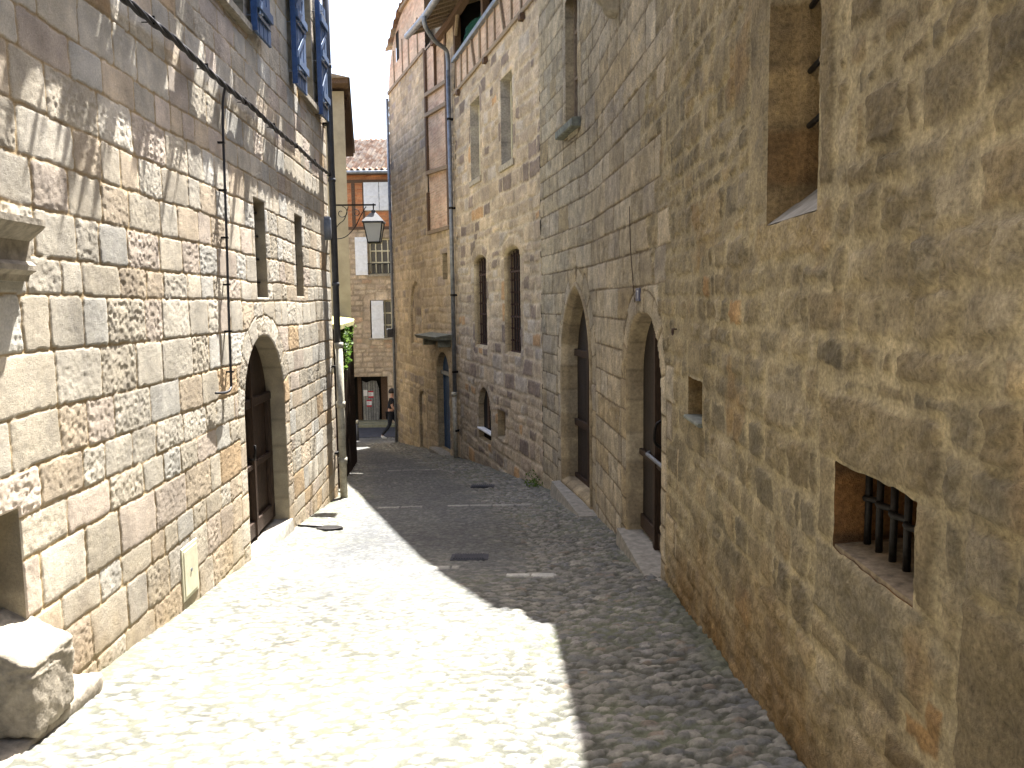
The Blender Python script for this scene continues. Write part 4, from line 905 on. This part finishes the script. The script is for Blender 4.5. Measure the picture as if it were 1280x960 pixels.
# common eave, gutter, rafters
def eave():
    mb = MB(PR)
    z = lambda s_: 6.45 - .07 * max(0, min(1, (20.6 - s_) / 3.8)) * 3.8 * 1.0
    st = [20.65, 19.7, 18.7, 17.7, 16.7, 15.5, 14.2, 12.9, 11.8, 10.7, 9.70]; V = []
    nn_ = lambda s_: .64 if s_ > 12.9 else .64 - .54 * (12.9 - s_) / 3.2 + .10 * math.sin(math.pi * (12.9 - s_) / 3.2)
    for s_ in st: V += [(s_, nn_(s_), z(s_) + .03), (s_, nn_(s_), z(s_) + .09), (s_, -3.0, z(s_) + 1.6), (s_, -3.0, z(s_) + 1.5)]
    F = [[0, 1, 2, 3], [4 * len(st) - 1, 4 * len(st) - 2, 4 * len(st) - 3, 4 * len(st) - 4]]
    for i in range(len(st) - 1):
        for j in range(4): F.append([4 * i + j, 4 * i + (j + 1) % 4, 4 * i + 4 + (j + 1) % 4, 4 * i + 4 + j])
    mb.add(mb.snz(V), F); r_ = mb.build('roof', M['timber_dark'], DH)
    for s_ in np.arange(13.1, 20.6, .42):
        mb = MB(PR); mb.bar((s_, .66, z(s_) - .02), (s_, -1.2, z(s_) + .70), .09, .09); mb.build('rafter', M['timber'], r_)
    mb = MB(PR); mb.box((12.9, 20.6), (-.02, .12), (6.26, 6.40), seg=.5); mb.build('wall_plate', M['timber_dark'], r_)
    mb = MB(PR); mb.tube([(s_, nn_(s_) + .04, z(s_)) for s_ in st], .075, 12); mb.build('gutter', M['zinc'], r_, smooth=True)
    mb = MB(PR)
    for k in range(38):                                                # tile courses seen on edge
        s_ = 12.95 + k * .2; mb.tube([(s_, nn_(s_) - .02, z(s_) + .12), (s_, -3.0, z(s_) + 1.66)], .07, 6)
    mb.build('roof_tiles', M['brick'] if False else M['timber'], r_)
eave()
t = thing('downpipe', PR(19.2, .1, gz(18.9)), 'grey zinc downpipe between the loggia house and the stone end house', 'downpipe')
mb = MB(PR); mb.tube(bez([(18.6, .74, 6.25), (18.65, .70, 6.05), (18.9, .45, 5.85), (19.12, .16, 5.75), (19.15, .10, 5.55), (19.15, .10, 5.2)], 8), .05, 12); mb.tube([(19.15, .10, 5.3), (19.15, .10, -2.2)], .05, 12); mb.build('pipe', M['zinc'], t, smooth=True)
mb = MB(PR); mb.tube([(19.15, .11, -2.1), (19.15, .11, -3.72)], .055, 12); mb.tube([(19.15, .11, -2.15), (19.15, .11, -2.05)], .068, 12); mb.build('foot_pipe', M['cast'], t, smooth=True)
for z_ in (4.2, 2.2, .2, -1.6, -3.0):
    mb = MB(PR); mb.tube([(19.15, .10, z_), (19.15, .10, z_ + .05)], .06, 12); mb.box((19.12, 19.18), (0, .06), (z_, z_ + .05), seg=9); mb.build('bracket', M['iron'], t)
t = thing('corner_downpipe', PR(26.0, .1, gz(25.4)), 'slim grey downpipe down the corner of the stone end house', 'downpipe')
mb = MB(PR); mb.tube([(26.02, .08, 6.3), (26.02, .08, -4.35)], .045, 12); mb.build('pipe', M['zinc'], t, smooth=True)
mb = MB(PR); mb.box((25.86, 26.1), (.12, .3), (-.98, -.72), seg=9, bev=.02); mb.build('collector_box', M['paint_dark'], t)
# chimney and roof of the end house
mb = MB(PR); mb.hexa([(21.62, .08, 8.22), (24.1, .08, 8.22), (25.7, -3, 8.8), (21.62, -3, 9.6), (21.62, .08, 8.32), (24.1, .08, 8.32), (25.7, -3, 8.9), (21.62, -3, 9.7)]); rf = mb.build('roof', M['timber'], CH)
def tiles(name, fn, nu, nv, mat, parent, pal, seed, w=.2, amp=.05):
    """canal tiles: fn(u,v)->xyz with u across and v up the slope in metres"""
    per = 8; uu = np.arange(0, nu * per + 1) / per; rows_ = []; cols_ = []; V = []; C = []
    for j in range(nv):
        for e_ in (0, 1):
            u = uu; arc = np.abs(np.sin(np.pi * u)); h_ = np.where(np.floor(u) % 2 == 0, arc, -arc * .6) * amp + (.025 if e_ == 0 else 0)
            V.append(fn(u * w, np.full(u.shape, (j + e_ * 1.0) * .33), h_)); ids = (np.floor(u) + j * 57 + 100).astype(int); c, T = pick(ids, seed, pal); C.append(c * np.where(np.floor(u) % 2 == 0, 1, .8)[:, None])
    k = len(uu); V = np.concatenate(V); C = np.concatenate(C); F = []
    for r_ in range(2 * nv - 1):
        a = np.arange(k - 1) + r_ * k; F.append(np.stack([a, a + 1, a + 1 + k, a + k], 1))
    return mesh(name, V, np.concatenate(F), mat, parent, colr=C)
PT = [((.40, .31, .24), 3), ((.34, .22, .155), 2), ((.44, .36, .29), 2), ((.26, .16, .11), 1.5)]
def fn_c(u, v, h_):
    s_ = 25.9 - u; return PR(s_, .25 - v * .9, 7.72 + (25.9 - s_) * .17 + v * .32 + h_) if False else PR(s_, .12 - v * .92, 8.30 + v * .38 + h_ - .35 * np.clip(s_ - 24.0, 0, 5))
tiles('tiles', fn_c, 22, 9, M['tile'], rf, PT, 80)
mb = MB(PR); mb.box((22.1, 23.1), (-1.5, -.7), (8.2, 9.9), seg=9); mb.box((22.04, 23.16), (-1.56, -.64), (9.9, 10.0), seg=9); mb.build('chimney', M['slate'], rf)

# ================================================================== LEFT, FURTHER: garden wall, coping, ivy, beige house
t = thing('garden_wall', (-3.1, 15.5, -3.3), 'dark old timber-boarded wall with a mossy coping beyond the left house', 'wall')
mb = MB(); mb.hexa([(-2.76, 12.1, -3.15), (-3.62, 18.2, -3.9), (-3.95, 18.2, -3.9), (-3.1, 12.1, -3.15), (-2.76, 12.1, -.36), (-3.62, 18.2, -.36), (-3.95, 18.2, -.36), (-3.1, 12.1, -.36)], False); mb.build('boarding', M['wood'], t)
for k in range(16):
    f_ = k / 15; y = 12.15 + 5.9 * f_; x = -2.77 - .83 * f_
    mb = MB(); mb.box((x - .01, x + .025), (y, y + .045), (-3.1 - .6 * f_, -.38)); mb.build('batten', M['wood'], t)
mb = MB(); mb.hexa([(-2.58, 12.1, -.35), (-2.95, 15.0, -.35), (-4.2, 15.0, -.20), (-4.0, 12.1, -.20), (-2.58, 12.1, -.28), (-2.95, 15.0, -.28), (-4.2, 15.0, -.10), (-4.0, 12.1, -.10)], False); cp = mb.build('coping', M['mossy'], t)
mb = MB(); mb.hexa([(-2.95, 15.0, -.35), (-3.55, 18.2, -.35), (-4.4, 18.2, -.20), (-4.2, 15.0, -.20), (-2.95, 15.0, -.28), (-3.55, 18.2, -.28), (-4.4, 18.2, -.10), (-4.2, 15.0, -.10)], False); mb.build('coping', M['mossy'], t)
t = thing('ivy', (-2.85, 13.8, -.5), 'bright green ivy hanging over the dark boarded wall under the coping', 'ivy')
rng = np.random.RandomState(2); C = []
for k in range(26):
    y = rng.uniform(12.5, 15.2); x = -2.80 - (y - 12.8) * .14; L_ = rng.uniform(.25, 1.0) * (1 if y > 13.5 else .5)
    for q in np.linspace(0, L_, 12): C.append((x + .06 + .05 * math.sin(q * 7 + k) - .03 * q, y, -.36 - q))
leaves('foliage', C, 1300, .033, (.03, .05, .03), 8, t, cols=((.85, .85, .7), (1.2, 1.2, 1.0), (.4, .55, .35)))
mb = MB()
for k in range(6): y = 13.1 + k * .35; x = -2.78 - (y - 12.8) * .14; mb.tube([(x, y, -.33), (x + .05, y + .02, -.6), (x + .02, y - .02, -1.0)], .006, 5)
mb.build('stems', M['timber'], t)
BH = thing('rendered_house', (-6, 20, -3.8), 'beige rendered house with wide dark eaves behind the left stone house', 'house')
mb = MB(); mb.hexa([(-9.5, 18.2, -4.2), (-3.62, 18.2, -4.2), (-5.6, 26, -4.8), (-9.5, 26, -4.8), (-9.5, 18.2, 4.72), (-3.62, 18.2, 4.72), (-5.6, 26, 4.72), (-9.5, 26, 4.72)], False); mb.build('wall', M['plaster'], BH)
mb = MB(); mb.hexa([(-9.9, 17.85, 4.80), (-3.45, 17.85, 4.80), (-5.0, 26.4, 4.80), (-9.9, 26.4, 4.80), (-9.9, 17.85, 4.90), (-3.45, 17.85, 4.90), (-5.0, 26.4, 4.90), (-9.9, 26.4, 4.90)], False); rf = mb.build('roof', M['timber_dark'], BH)
mb = MB(); mb.hexa([(-9.9, 17.8, 4.905), (-3.40, 17.8, 4.905), (-4.95, 26.4, 4.905), (-9.9, 26.4, 4.905), (-6.5, 17.8, 5.6), (-6.4, 17.8, 5.6), (-6.5, 26.4, 5.6), (-6.6, 26.4, 5.6)], False); mb.build('tile_slope', M['timber'], rf)
for k in range(14):
    f_ = k / 13; y = 18.5 + 7.4 * f_; x = -3.62 - 1.9 * f_
    mb = MB(); mb.box((x - .3, x + .05), (y, y + .09), (4.725, 4.80)); mb.build('rafter', M['timber_dark'], rf)

# ================================================================== FAR HOUSE across the road
FH = thing('far_half_timbered_house', (-5, 31.5, -4.7), 'orange brick and stone house facing down the lane, with white shutters', 'house')
f_op = rect(-6.5, -4.92, -4.6, -2.78); f_w2 = rect(-5.52, -4.5, 1.22, 2.62); f_w1 = rect(-5.52, -4.4, -1.25, .22); f_w3 = rect(-5.5, -4.4, 3.72, 4.72)
PFH = [((.52, .415, .30), 4), ((.48, .375, .27), 2), ((.54, .44, .32), 2), ((.47, .33, .22), 1)]
lay = with_rings(lambda S, Z: ashlar(S, Z, 90, (-6, 4), (-16, 8), (.14, .24), (.2, .45), .03), [(f_w2, .15, .4), (f_w1, .3, .5), (f_op, .2, .6)], 91, PFH, (.36, .29, .2), gap=.006, edge=.03, relief=.01, smear=.04)
grid_wall('stone_wall', PF, np.concatenate([np.arange(-14, -7.5, .15), np.arange(-7.5, -3.5, .035), np.arange(-3.5, 6.1, .15)]), np.append(np.arange(-4.8, 3.0, .035), 3.0), lay, M['right'], FH, holes=[f_op, f_w2, f_w1])
grid_wall('brick_wall', PF, np.concatenate([np.arange(-14, -7.5, .15), np.arange(-7.5, -3.5, .04), np.arange(-3.5, 6.1, .15)]), np.append(np.arange(3.0, 5.1, .025), 5.1), bricklay(92, [((.42, .165, .075), 3), ((.46, .20, .09), 2), ((.36, .13, .06), 1)], (.40, .22, .12)), M['brick'], FH, holes=[f_w3])
core(PF, -14, 6, -5, 5.0, FH, M['side'], depth=7, front=-1.2)
for (x0, x1, z0, z1) in ((-7.4, -7.28, 3.02, 5.0), (-6.72, -6.6, 3.02, 5.0), (-6.1, -5.97, 3.02, 4.72), (-5.68, -5.6, 3.02, 4.72), (-4.2, -4.08, 3.02, 5.0)):
    mb = MB(PF); mb.box((x0, x1), (-.03, .03), (z0, z1), seg=9); mb.build('stud', M['timber_dark'], FH)
for z_ in (3.0, 4.78):
    mb = MB(PF); mb.box((-14, 6), (-.03, .04), (z_ - .05, z_ + .06), seg=9); mb.build('beam', M['timber_dark'], FH)
def wshut(x0, x1, z0, z1, par):
    mb = MB(PF); mb.box((x0, x1), (.04, .075), (z0, z1), seg=9, bev=.006); s_ = mb.build('shutter', M['white'], par)
    mb = MB(PF)
    for q in (z0 + .12, (z0 + z1) / 2, z1 - .2): mb.box((x0 + .03, x1 - .03), (.074, .095), (q, q + .06), seg=9)
    mb.build('batten', M['white'], s_)
def fwin(p, shut):
    a, z0 = np.array(p).min(0); b, z1 = np.array(p).max(0)
    w_, pol = reveal('window', PF, p, [(0, 0), (.01, -.2)], M['right'], FH, RPE, 95)
    mb = MB(PF); mb.box((a, b), (-.3, -.26), (z0, z1)); mb.build('pane', M['glass'], w_)
    mb = MB(PF); xs = np.linspace(a, b - .07, 5 if b - a > .8 else 3)
    for x in xs: mb.box((x, x + (.07 if x in (xs[0], xs[-1]) else .045)), (-.26, -.18), (z0, z1), seg=9)
    for q in np.linspace(z0, z1 - .06, 4): mb.box((a + .07, b - .07), (-.255, -.185), (q, q + .05), seg=9)
    mb.build('frame', M['cream'], w_)
    mb = MB(PF); mb.box((a - .06, b + .06), (-.15, .06), (z0 - .08, z0 - .004), seg=9, bev=.01); mb.build('sill', M['stone'], w_)
    for q in shut: wshut(*q, w_)
    return w_
w2_ = fwin(f_w2, [(-6.02, -5.55, 1.2, 2.66), (-4.47, -4.0, 1.2, 2.66)])
mb = MB(PF); mb.box((-5.55, -4.5), (.1, .12), (1.62, 1.65), seg=9); mb.box((-5.55, -4.5), (.1, .12), (1.25, 1.27), seg=9)
for x in np.arange(-5.52, -4.5, .09): mb.box((x, x + .014), (.1, .118), (1.27, 1.62), seg=9)
mb.build('railing', M['iron'], w2_)
fwin(f_w1, [(-5.46, -4.99, -1.27, .2), (-4.36, -3.9, -1.27, .2)]); fwin(f_w3, [(-5.62, -5.04, 3.68, 4.74), (-5.02, -4.42, 3.68, 4.74)])
rv, pol = reveal('doorway', PF, f_op, [(0, 0), (.01, -.7)], M['right'], FH, PFH, 96)
mb = MB(PF); mb.box((-6.4, -4.8), (-.8, -.7), (-4.7, -2.7), seg=9); mb.build('shade_panel', M['dark'], rv)  # black panel stands for the shade in the doorway
ptop = [(-6.02, -4.58), (-5.38, -4.58), (-5.34, -3.9), (-5.36, -3.3), (-5.44, -3.0), (-5.62, -2.98), (-5.86, -3.06), (-6.02, -2.98)]
d_ = leaf('door', PF, ptop, -.5, planks(97, .1, [((.27, .27, .25), 2), ((.22, .22, .21), 2)]), M['woodatt'], FH, .02, label='weathered grey plank door with red and white notices')
mb = MB(PF); mb.box((-5.28, -5.0), (-.66, -.6), (-4.58, -2.85), seg=9); mb.box((-6.23, -6.08), (-.66, -.6), (-4.58, -2.85), seg=9); mb.build('door_post', M['timber_dark'], FH)
mb = MB(PF); mb.box((-6.35, -4.8), (-.7, .12), (-4.7, -4.585), seg=9, bev=.01); mb.build('door_step', M['pave'], FH)
def poster(x, z, w_, h_, red, lab):
    t = thing('notice', PF(x + w_ / 2, -.49, z), lab, 'notice', 'notices on the far grey door')
    mb = MB(PF); mb.box((x, x + w_), (-.497, -.490), (z, z + h_), seg=9); mb.build('sheet', M['paper'], t)
    if red:
        mb = MB(PF); mb.box((x, x + w_), (-.491, -.4885), (z + h_ * .80, z + h_), seg=9); mb.box((x, x + w_), (-.491, -.4885), (z, z + h_ * .24), seg=9)
        mb.build('red_band', M['red'], t)
        mb = MB(PF)
        for k in range(3): mb.box((x + .02, x + w_ * (.5 + .15 * (k % 2))), (-.491, -.4885), (z + h_ * (.36 + .14 * k), z + h_ * (.40 + .14 * k)), seg=9)
        mb.build('text_lines', M['jeans'], t)
poster(-5.98, -3.60, .16, .24, False, 'plain white sheet pinned on the grey far door, beside a red-banded notice')
poster(-5.78, -3.68, .20, .28, True, 'upper red-banded white notice on the grey far door'); poster(-5.86, -4.04, .20, .28, True, 'lower red-banded white notice on the grey far door')
mb = MB(PF); mb.box((-14.1, 6.1), (.02, .32), (5.02, 5.10), seg=20); rf = mb.build('roof', M['timber_dark'], FH)
mb = MB(PF); mb.tube([(-14, .36, 5.08), (6, .36, 5.08)], .06, 8); mb.build('gutter', M['zinc'], rf, smooth=True)
def fn_f(u, v, h_): 
    return PF(-9.5 + u, .34 - v * .93, 5.16 + v * .42 + h_)
tiles('tiles', fn_f, 60, 15, M['tile'], rf, PT, 99, w=.115, amp=.045)
mb = MB(PF); mb.hexa([(-14, .3, 5.05), (6, .3, 5.05), (6, -4.5, 7.15), (-14, -4.5, 7.15), (-14, .3, 5.11), (6, .3, 5.11), (6, -4.5, 7.2), (-14, -4.5, 7.2)]); mb.build('roof_deck', M['timber'], rf)
t = thing('far_downpipe', (-6.45, 31.4, 1), 'white downpipe on the far house beside its middle shuttered window', 'downpipe')
mb = MB(PF); mb.tube([(-6.42, .08, 2.7), (-6.42, .08, -2.6)], .04, 10); mb.build('pipe', M['white'], t, smooth=True)

NH = thing('shade_house', (0, 30.5, -4.7), 'unseen plain house added to shade the lane end, hidden behind the stone end house', 'house')  # added out of sight so its shadow darkens the lane end
mb = MB(); mb.box((-3.95, 5.0), (29.5, 31.38), (-4.9, 7.6)); mb.build('wall', M['plaster'], NH)
mb = MB(); mb.box((-4.05, 5.1), (29.3, 31.38), (7.61, 7.75)); mb.build('roof', M['timber_dark'], NH)
for x in (-2.6, 0.2, 3.0):
    for z_ in (-.8, 2.2, 5.0):
        mb = MB(); mb.box((x, x + .9), (29.44, 29.497), (z_, z_ + 1.4)); w_ = mb.build('window', M['glass'], NH)
        mb = MB(); mb.box((x - .5, x - .02), (29.42, 29.46), (z_ - .03, z_ + 1.43)); mb.build('shutter', M['white'], w_)
        mb = MB(); mb.box((x + .92, x + 1.4), (29.42, 29.46), (z_ - .03, z_ + 1.43)); mb.build('shutter', M['white'], w_)
# ================================================================== STREET LAMP
LP = thing('street_lamp', PL(11.88, .1, 1.45), 'black wrought-iron bracket lamp with a four-sided lantern at the left corner', 'street lamp')
lx = lambda x, z: (11.88, .1 + x, z)
mb = MB(PL); mb.bar(lx(0, 1.47), lx(.62, 1.47), .022, .022)
mb.tube([lx(0, 1.33), lx(0, 1.62)], .014, 8); mb.bar(lx(.585, 1.49), lx(.585, 1.38), .016, .016)
mb.build('arm', M['iron'], LP)
mb = MB(PL)
mb.tube(bez([lx(.0, .98), lx(.16, 1.01), lx(.30, 1.14), lx(.40, 1.32), lx(.48, 1.45)], 8), .007, 6)
th = np.linspace(0, 1, 30); sp = [lx(.12 + (.02 + .075 * q) * math.cos(1.2 + 6.5 * q), 1.36 + (.02 + .075 * q) * math.sin(1.2 + 6.5 * q)) for q in th]; mb.tube(sp, .006, 6)
sp = [lx(.33 + (.012 + .05 * q) * math.cos(2.2 + 6.0 * q), 1.35 + (.012 + .05 * q) * math.sin(2.2 + 6 * q)) for q in th]; mb.tube(sp, .006, 6)
mb.tube(bez([lx(.0, 1.10), lx(.08, 1.2), lx(.16, 1.27), lx(.22, 1.45)], 8), .006, 6)
mb.build('scroll', M['iron'], LP, smooth=True)
cxl, zt = .585, 1.36
def sq(w_, z_, off=0): return [(11.88 - w_, .1 + cxl - w_, z_), (11.88 + w_, .1 + cxl - w_, z_), (11.88 + w_, .1 + cxl + w_, z_), (11.88 - w_, .1 + cxl + w_, z_)]
mb = MB(PL); mb.loft([sq(.155, 1.205), sq(.155, 1.225), sq(.05, 1.345), sq(.03, 1.355), sq(.03, 1.385), sq(.015, 1.40)]); mb.build('cap', M['paint_dark'], LP)
mb = MB(PL); mb.loft([sq(.085, .935), sq(.085, .945), sq(.13, 1.20)]); mb.build('glass', M['frost'], LP)
mb = MB(PL)
for i, j in ((-1, -1), (1, -1), (1, 1), (-1, 1)): mb.bar((11.88 + .087 * i, .1 + cxl + .087 * j, .935), (11.88 + .134 * i, .1 + cxl + .134 * j, 1.205), .012, .012)
mb.loft([sq(.09, .915), sq(.095, .935)]); mb.build('frame', M['iron'], LP)

# ================================================================== SMALL STREET THINGS
def grate(x, y, w_, d_, lab, n_):
    z0 = float(gz(y)) + .02
    t = thing('drain_grate', (x, y, z0), lab, 'drain grate', 'drain grates in the lane')
    z = lambda yy: float(gz(yy)) + .012
    mb = MB()
    for k in range(n_):
        a = x - w_ / 2 + w_ * k / n_; b = a + w_ / n_ * .5
        mb.hexa([(a, y - d_ / 2, z(y - d_ / 2)), (b, y - d_ / 2, z(y - d_ / 2)), (b, y + d_ / 2, z(y + d_ / 2)), (a, y + d_ / 2, z(y + d_ / 2))] + [(p[0], p[1], p[2] + .01) for p in [(a, y - d_ / 2, z(y - d_ / 2)), (b, y - d_ / 2, z(y - d_ / 2)), (b, y + d_ / 2, z(y + d_ / 2)), (a, y + d_ / 2, z(y + d_ / 2))]], False)
    mb.build('bars', M['asphalt'], t)
    mb = MB(); c = [(x - w_ / 2 - .03, y - d_ / 2 - .03), (x + w_ / 2 + .03, y - d_ / 2 - .03), (x + w_ / 2 + .03, y + d_ / 2 + .03), (x - w_ / 2 - .03, y + d_ / 2 + .03)]
    mb.hexa([(p, q, z(q) - .02) for p, q in c] + [(p, q, z(q) - .002) for p, q in c], False); mb.build('frame', M['asphalt'], t)
grate(-.43, 7.5, .30, .22, 'dark iron drain grate in the lane, the nearer of the two', 12)
grate(-.52, 13.3, .34, .28, 'dark iron drain grate in the lane, the farther of the two', 10)
t = thing('drain_cover', PL(9.1, .42, gz(9.1)), 'small dark oval drain cover near the foot of the arched left door', 'drain cover')
mb = MB(); cx, cy = -2.15, 9.12
mb.loft([[(cx + .15 * f * math.cos(a), cy + .13 * f * math.sin(a), float(gz(cy + .13 * f * math.sin(a))) + .03 + dz) for a in np.linspace(0, 2 * math.pi, 28, endpoint=False)] for f, dz in ((1.05, -.03), (1.0, .012), (.9, .016))]); mb.build('plate', M['iron'], t)
mb = MB(); mb.tube([(cx - .4, cy + .12, float(gz(9.2)) + .045), (cx - .1, cy + .02, float(gz(9.15)) + .045)], .012, 6); mb.build('lug', M['iron'], t)
t = thing('bollard', (-5.35, 27.3, -4.6), 'slim dark bollard at the lane mouth, before the far grey door', 'bollard')
mb = MB(); mb.tube([(-5.35, 27.3, -4.75), (-5.35, 27.3, -4.02)], .045, 12); mb.build('post', M['paint_dark'], t, smooth=True)
mb = MB(); mb.tube([(-5.35, 27.3, -4.02), (-5.35, 27.3, -3.98), (-5.35, 27.3, -3.93), (-5.35, 27.3, -3.9)], [.05, .06, .05, .02], 12); mb.build('cap', M['cast'], t, smooth=True)
# small weeds at wall feet
def weed(x, y, k, lab, seed, h_=.12):
    t = thing('weed', (x, y, gz(y)), lab, 'plant'); rng = np.random.RandomState(seed); C = [(x + rng.randn() * .07, y + rng.randn() * .12, float(gz(y)) + .03 + abs(rng.randn()) * h_ * .5) for _ in range(k)]
    leaves('foliage', C, k * 8, .022, (.03, .04, .03), seed, t)
    mb = MB()
    for q in range(5): mb.tube([(x + .02 * q - .04, y, float(gz(y))), (x + .03 * q - .06, y + .02, float(gz(y)) + h_)], .003, 4)
    mb.build('stems', M['leaf'] if False else M['timber'], t)
weed(.36, 12.95, 30, 'small green weed where the ashlar wall meets the lane, before the pointed door', 3, .22)

# ================================================================== PERSON
def person():
    bx, by, bz = -4.22, 27.6, float(gz(27.6)) + .01
    J = {'pelvis': (0, 0, .93), 'spine': (.01, 0, 1.12), 'chest': (.03, 0, 1.33), 'neck': (.04, 0, 1.47), 'neck2': (.055, 0, 1.54),
         'hl': (.0, .09, .88), 'kl': (.24, .10, .52), 'al': (.26, .10, .10), 'fl': (.42, .10, .05),
         'hr': (.0, -.09, .88), 'kr': (-.06, -.09, .48), 'ar': (-.33, -.09, .14), 'fr': (-.22, -.09, .045),
         'sl': (.03, .17, 1.40), 'el': (-.10, .21, 1.14), 'wl': (-.06, .20, .90),
         'sr': (.03, -.17, 1.40), 'er': (.08, -.22, 1.14), 'wr': (.26, -.20, 1.0)}
    R_ = {'pelvis': .14, 'spine': .125, 'chest': .145, 'neck': .065, 'neck2': .055, 'hl': .095, 'kl': .06, 'al': .042, 'fl': .032, 'hr': .095, 'kr': .06, 'ar': .042, 'fr': .032, 'sl': .06, 'el': .042, 'wl': .03, 'sr': .06, 'er': .042, 'wr': .03}
    E_ = [('pelvis', 'spine'), ('spine', 'chest'), ('chest', 'neck'), ('neck', 'neck2'), ('pelvis', 'hl'), ('hl', 'kl'), ('kl', 'al'), ('al', 'fl'), ('pelvis', 'hr'), ('hr', 'kr'), ('kr', 'ar'), ('ar', 'fr'), ('chest', 'sl'), ('sl', 'el'), ('el', 'wl'), ('chest', 'sr'), ('sr', 'er'), ('er', 'wr')]
    t = thing('person', (bx, by, bz), 'person in black shirt and dark trousers walking past the lane end', 'person')
    def skin_obj(name, keys, edges, rad, mat, par, grow=1.0, J=J, lev=2):
        me = bpy.data.meshes.new(name); me.from_pydata([J[k] for k in keys], [(keys.index(a), keys.index(b)) for a, b in edges], [])
        o = bpy.data.objects.new(name, me); col.objects.link(o); o.parent = par; me.materials.append(mat)
        md = o.modifiers.new('skin', 'SKIN'); md.use_smooth_shade = True
        for i, k in enumerate(keys): r_ = rad[k] * grow; me.skin_vertices[0].data[i].radius = (r_, r_)
        me.skin_vertices[0].data[0].use_root = True
        sb = o.modifiers.new('sub', 'SUBSURF'); sb.levels = lev; sb.render_levels = lev
        return o
    # body: neck, head, arms and hands, legs as one figure
    J2 = dict(J); J2['head'] = (.075, 0, 1.62); J2['crown'] = (.065, 0, 1.70); J2['hdl'] = (-.03, .2, .80); J2['hdr'] = (.34, -.19, .97)
    R2 = dict(R_); R2['head'] = .088; R2['crown'] = .075; R2['hdl'] = .034; R2['hdr'] = .034
    body = skin_obj('body', list(J2), E_ + [('neck2', 'head'), ('head', 'crown'), ('wl', 'hdl'), ('wr', 'hdr')], R2, M['skin'], t, 1.0, J2)
    k = ['pelvis', 'spine', 'chest', 'neck', 'sl', 'sr', 'el', 'er']; Rs = dict(R_); Rs['neck'] = .07; J3 = dict(J); J3['el'] = (-.06, .20, 1.2); J3['er'] = (.065, -.21, 1.2)
    skin_obj('shirt', k, [('pelvis', 'spine'), ('spine', 'chest'), ('chest', 'neck'), ('chest', 'sl'), ('chest', 'sr'), ('sl', 'el'), ('sr', 'er')], Rs, M['cloth'], body, 1.14, J3)
    k = ['pelvis', 'hl', 'kl', 'al', 'hr', 'kr', 'ar']; skin_obj('trousers', k, [('pelvis', 'hl'), ('hl', 'kl'), ('kl', 'al'), ('pelvis', 'hr'), ('hr', 'kr'), ('kr', 'ar')], R_, M['jeans'], body, 1.17)
    for a, b in (('al', 'fl'), ('ar', 'fr')):
        A = np.array(J[a]); B = np.array(J[b]); mb = MB(); mb.tube([A + (-.03, 0, -.03), A + (.02, 0, -.035), (A + B) / 2 + (0, 0, -.02), B, B + (.06, 0, -.01)], [.03, .05, .048, .042, .02], 12, mapped=False)
        mb.V = [tuple(np.array(v) + (bx, by, bz)) for v in mb.V]; mb.build('shoe', M['paper'], body, smooth=True)
    mb = MB(); V = []; F = []
    for i in range(13):
        for j in range(20):
            th = math.pi * .62 * i / 12; ph = 2 * math.pi * j / 20; r_ = .118 + .006 * math.sin(ph * 9)
            V.append((bx + .05 + r_ * math.sin(th) * math.cos(ph) * 1.05, by + r_ * math.sin(th) * math.sin(ph) * .88, bz + 1.655 + r_ * math.cos(th) * 1.05))
    for i in range(12):
        for j in range(20): F.append([i * 20 + j, (i + 1) * 20 + j, (i + 1) * 20 + (j + 1) % 20, i * 20 + (j + 1) % 20])
    mb.add(V, F); mb.build('hair', M['hair'], body, smooth=True)
    # nose and ear
    mb = MB(); mb.tube([(bx + .165, by, bz + 1.66), (bx + .195, by, bz + 1.625), (bx + .165, by, bz + 1.61)], [.008, .016, .010], 8); mb.build('nose', M['skin'], body, smooth=True)
person()
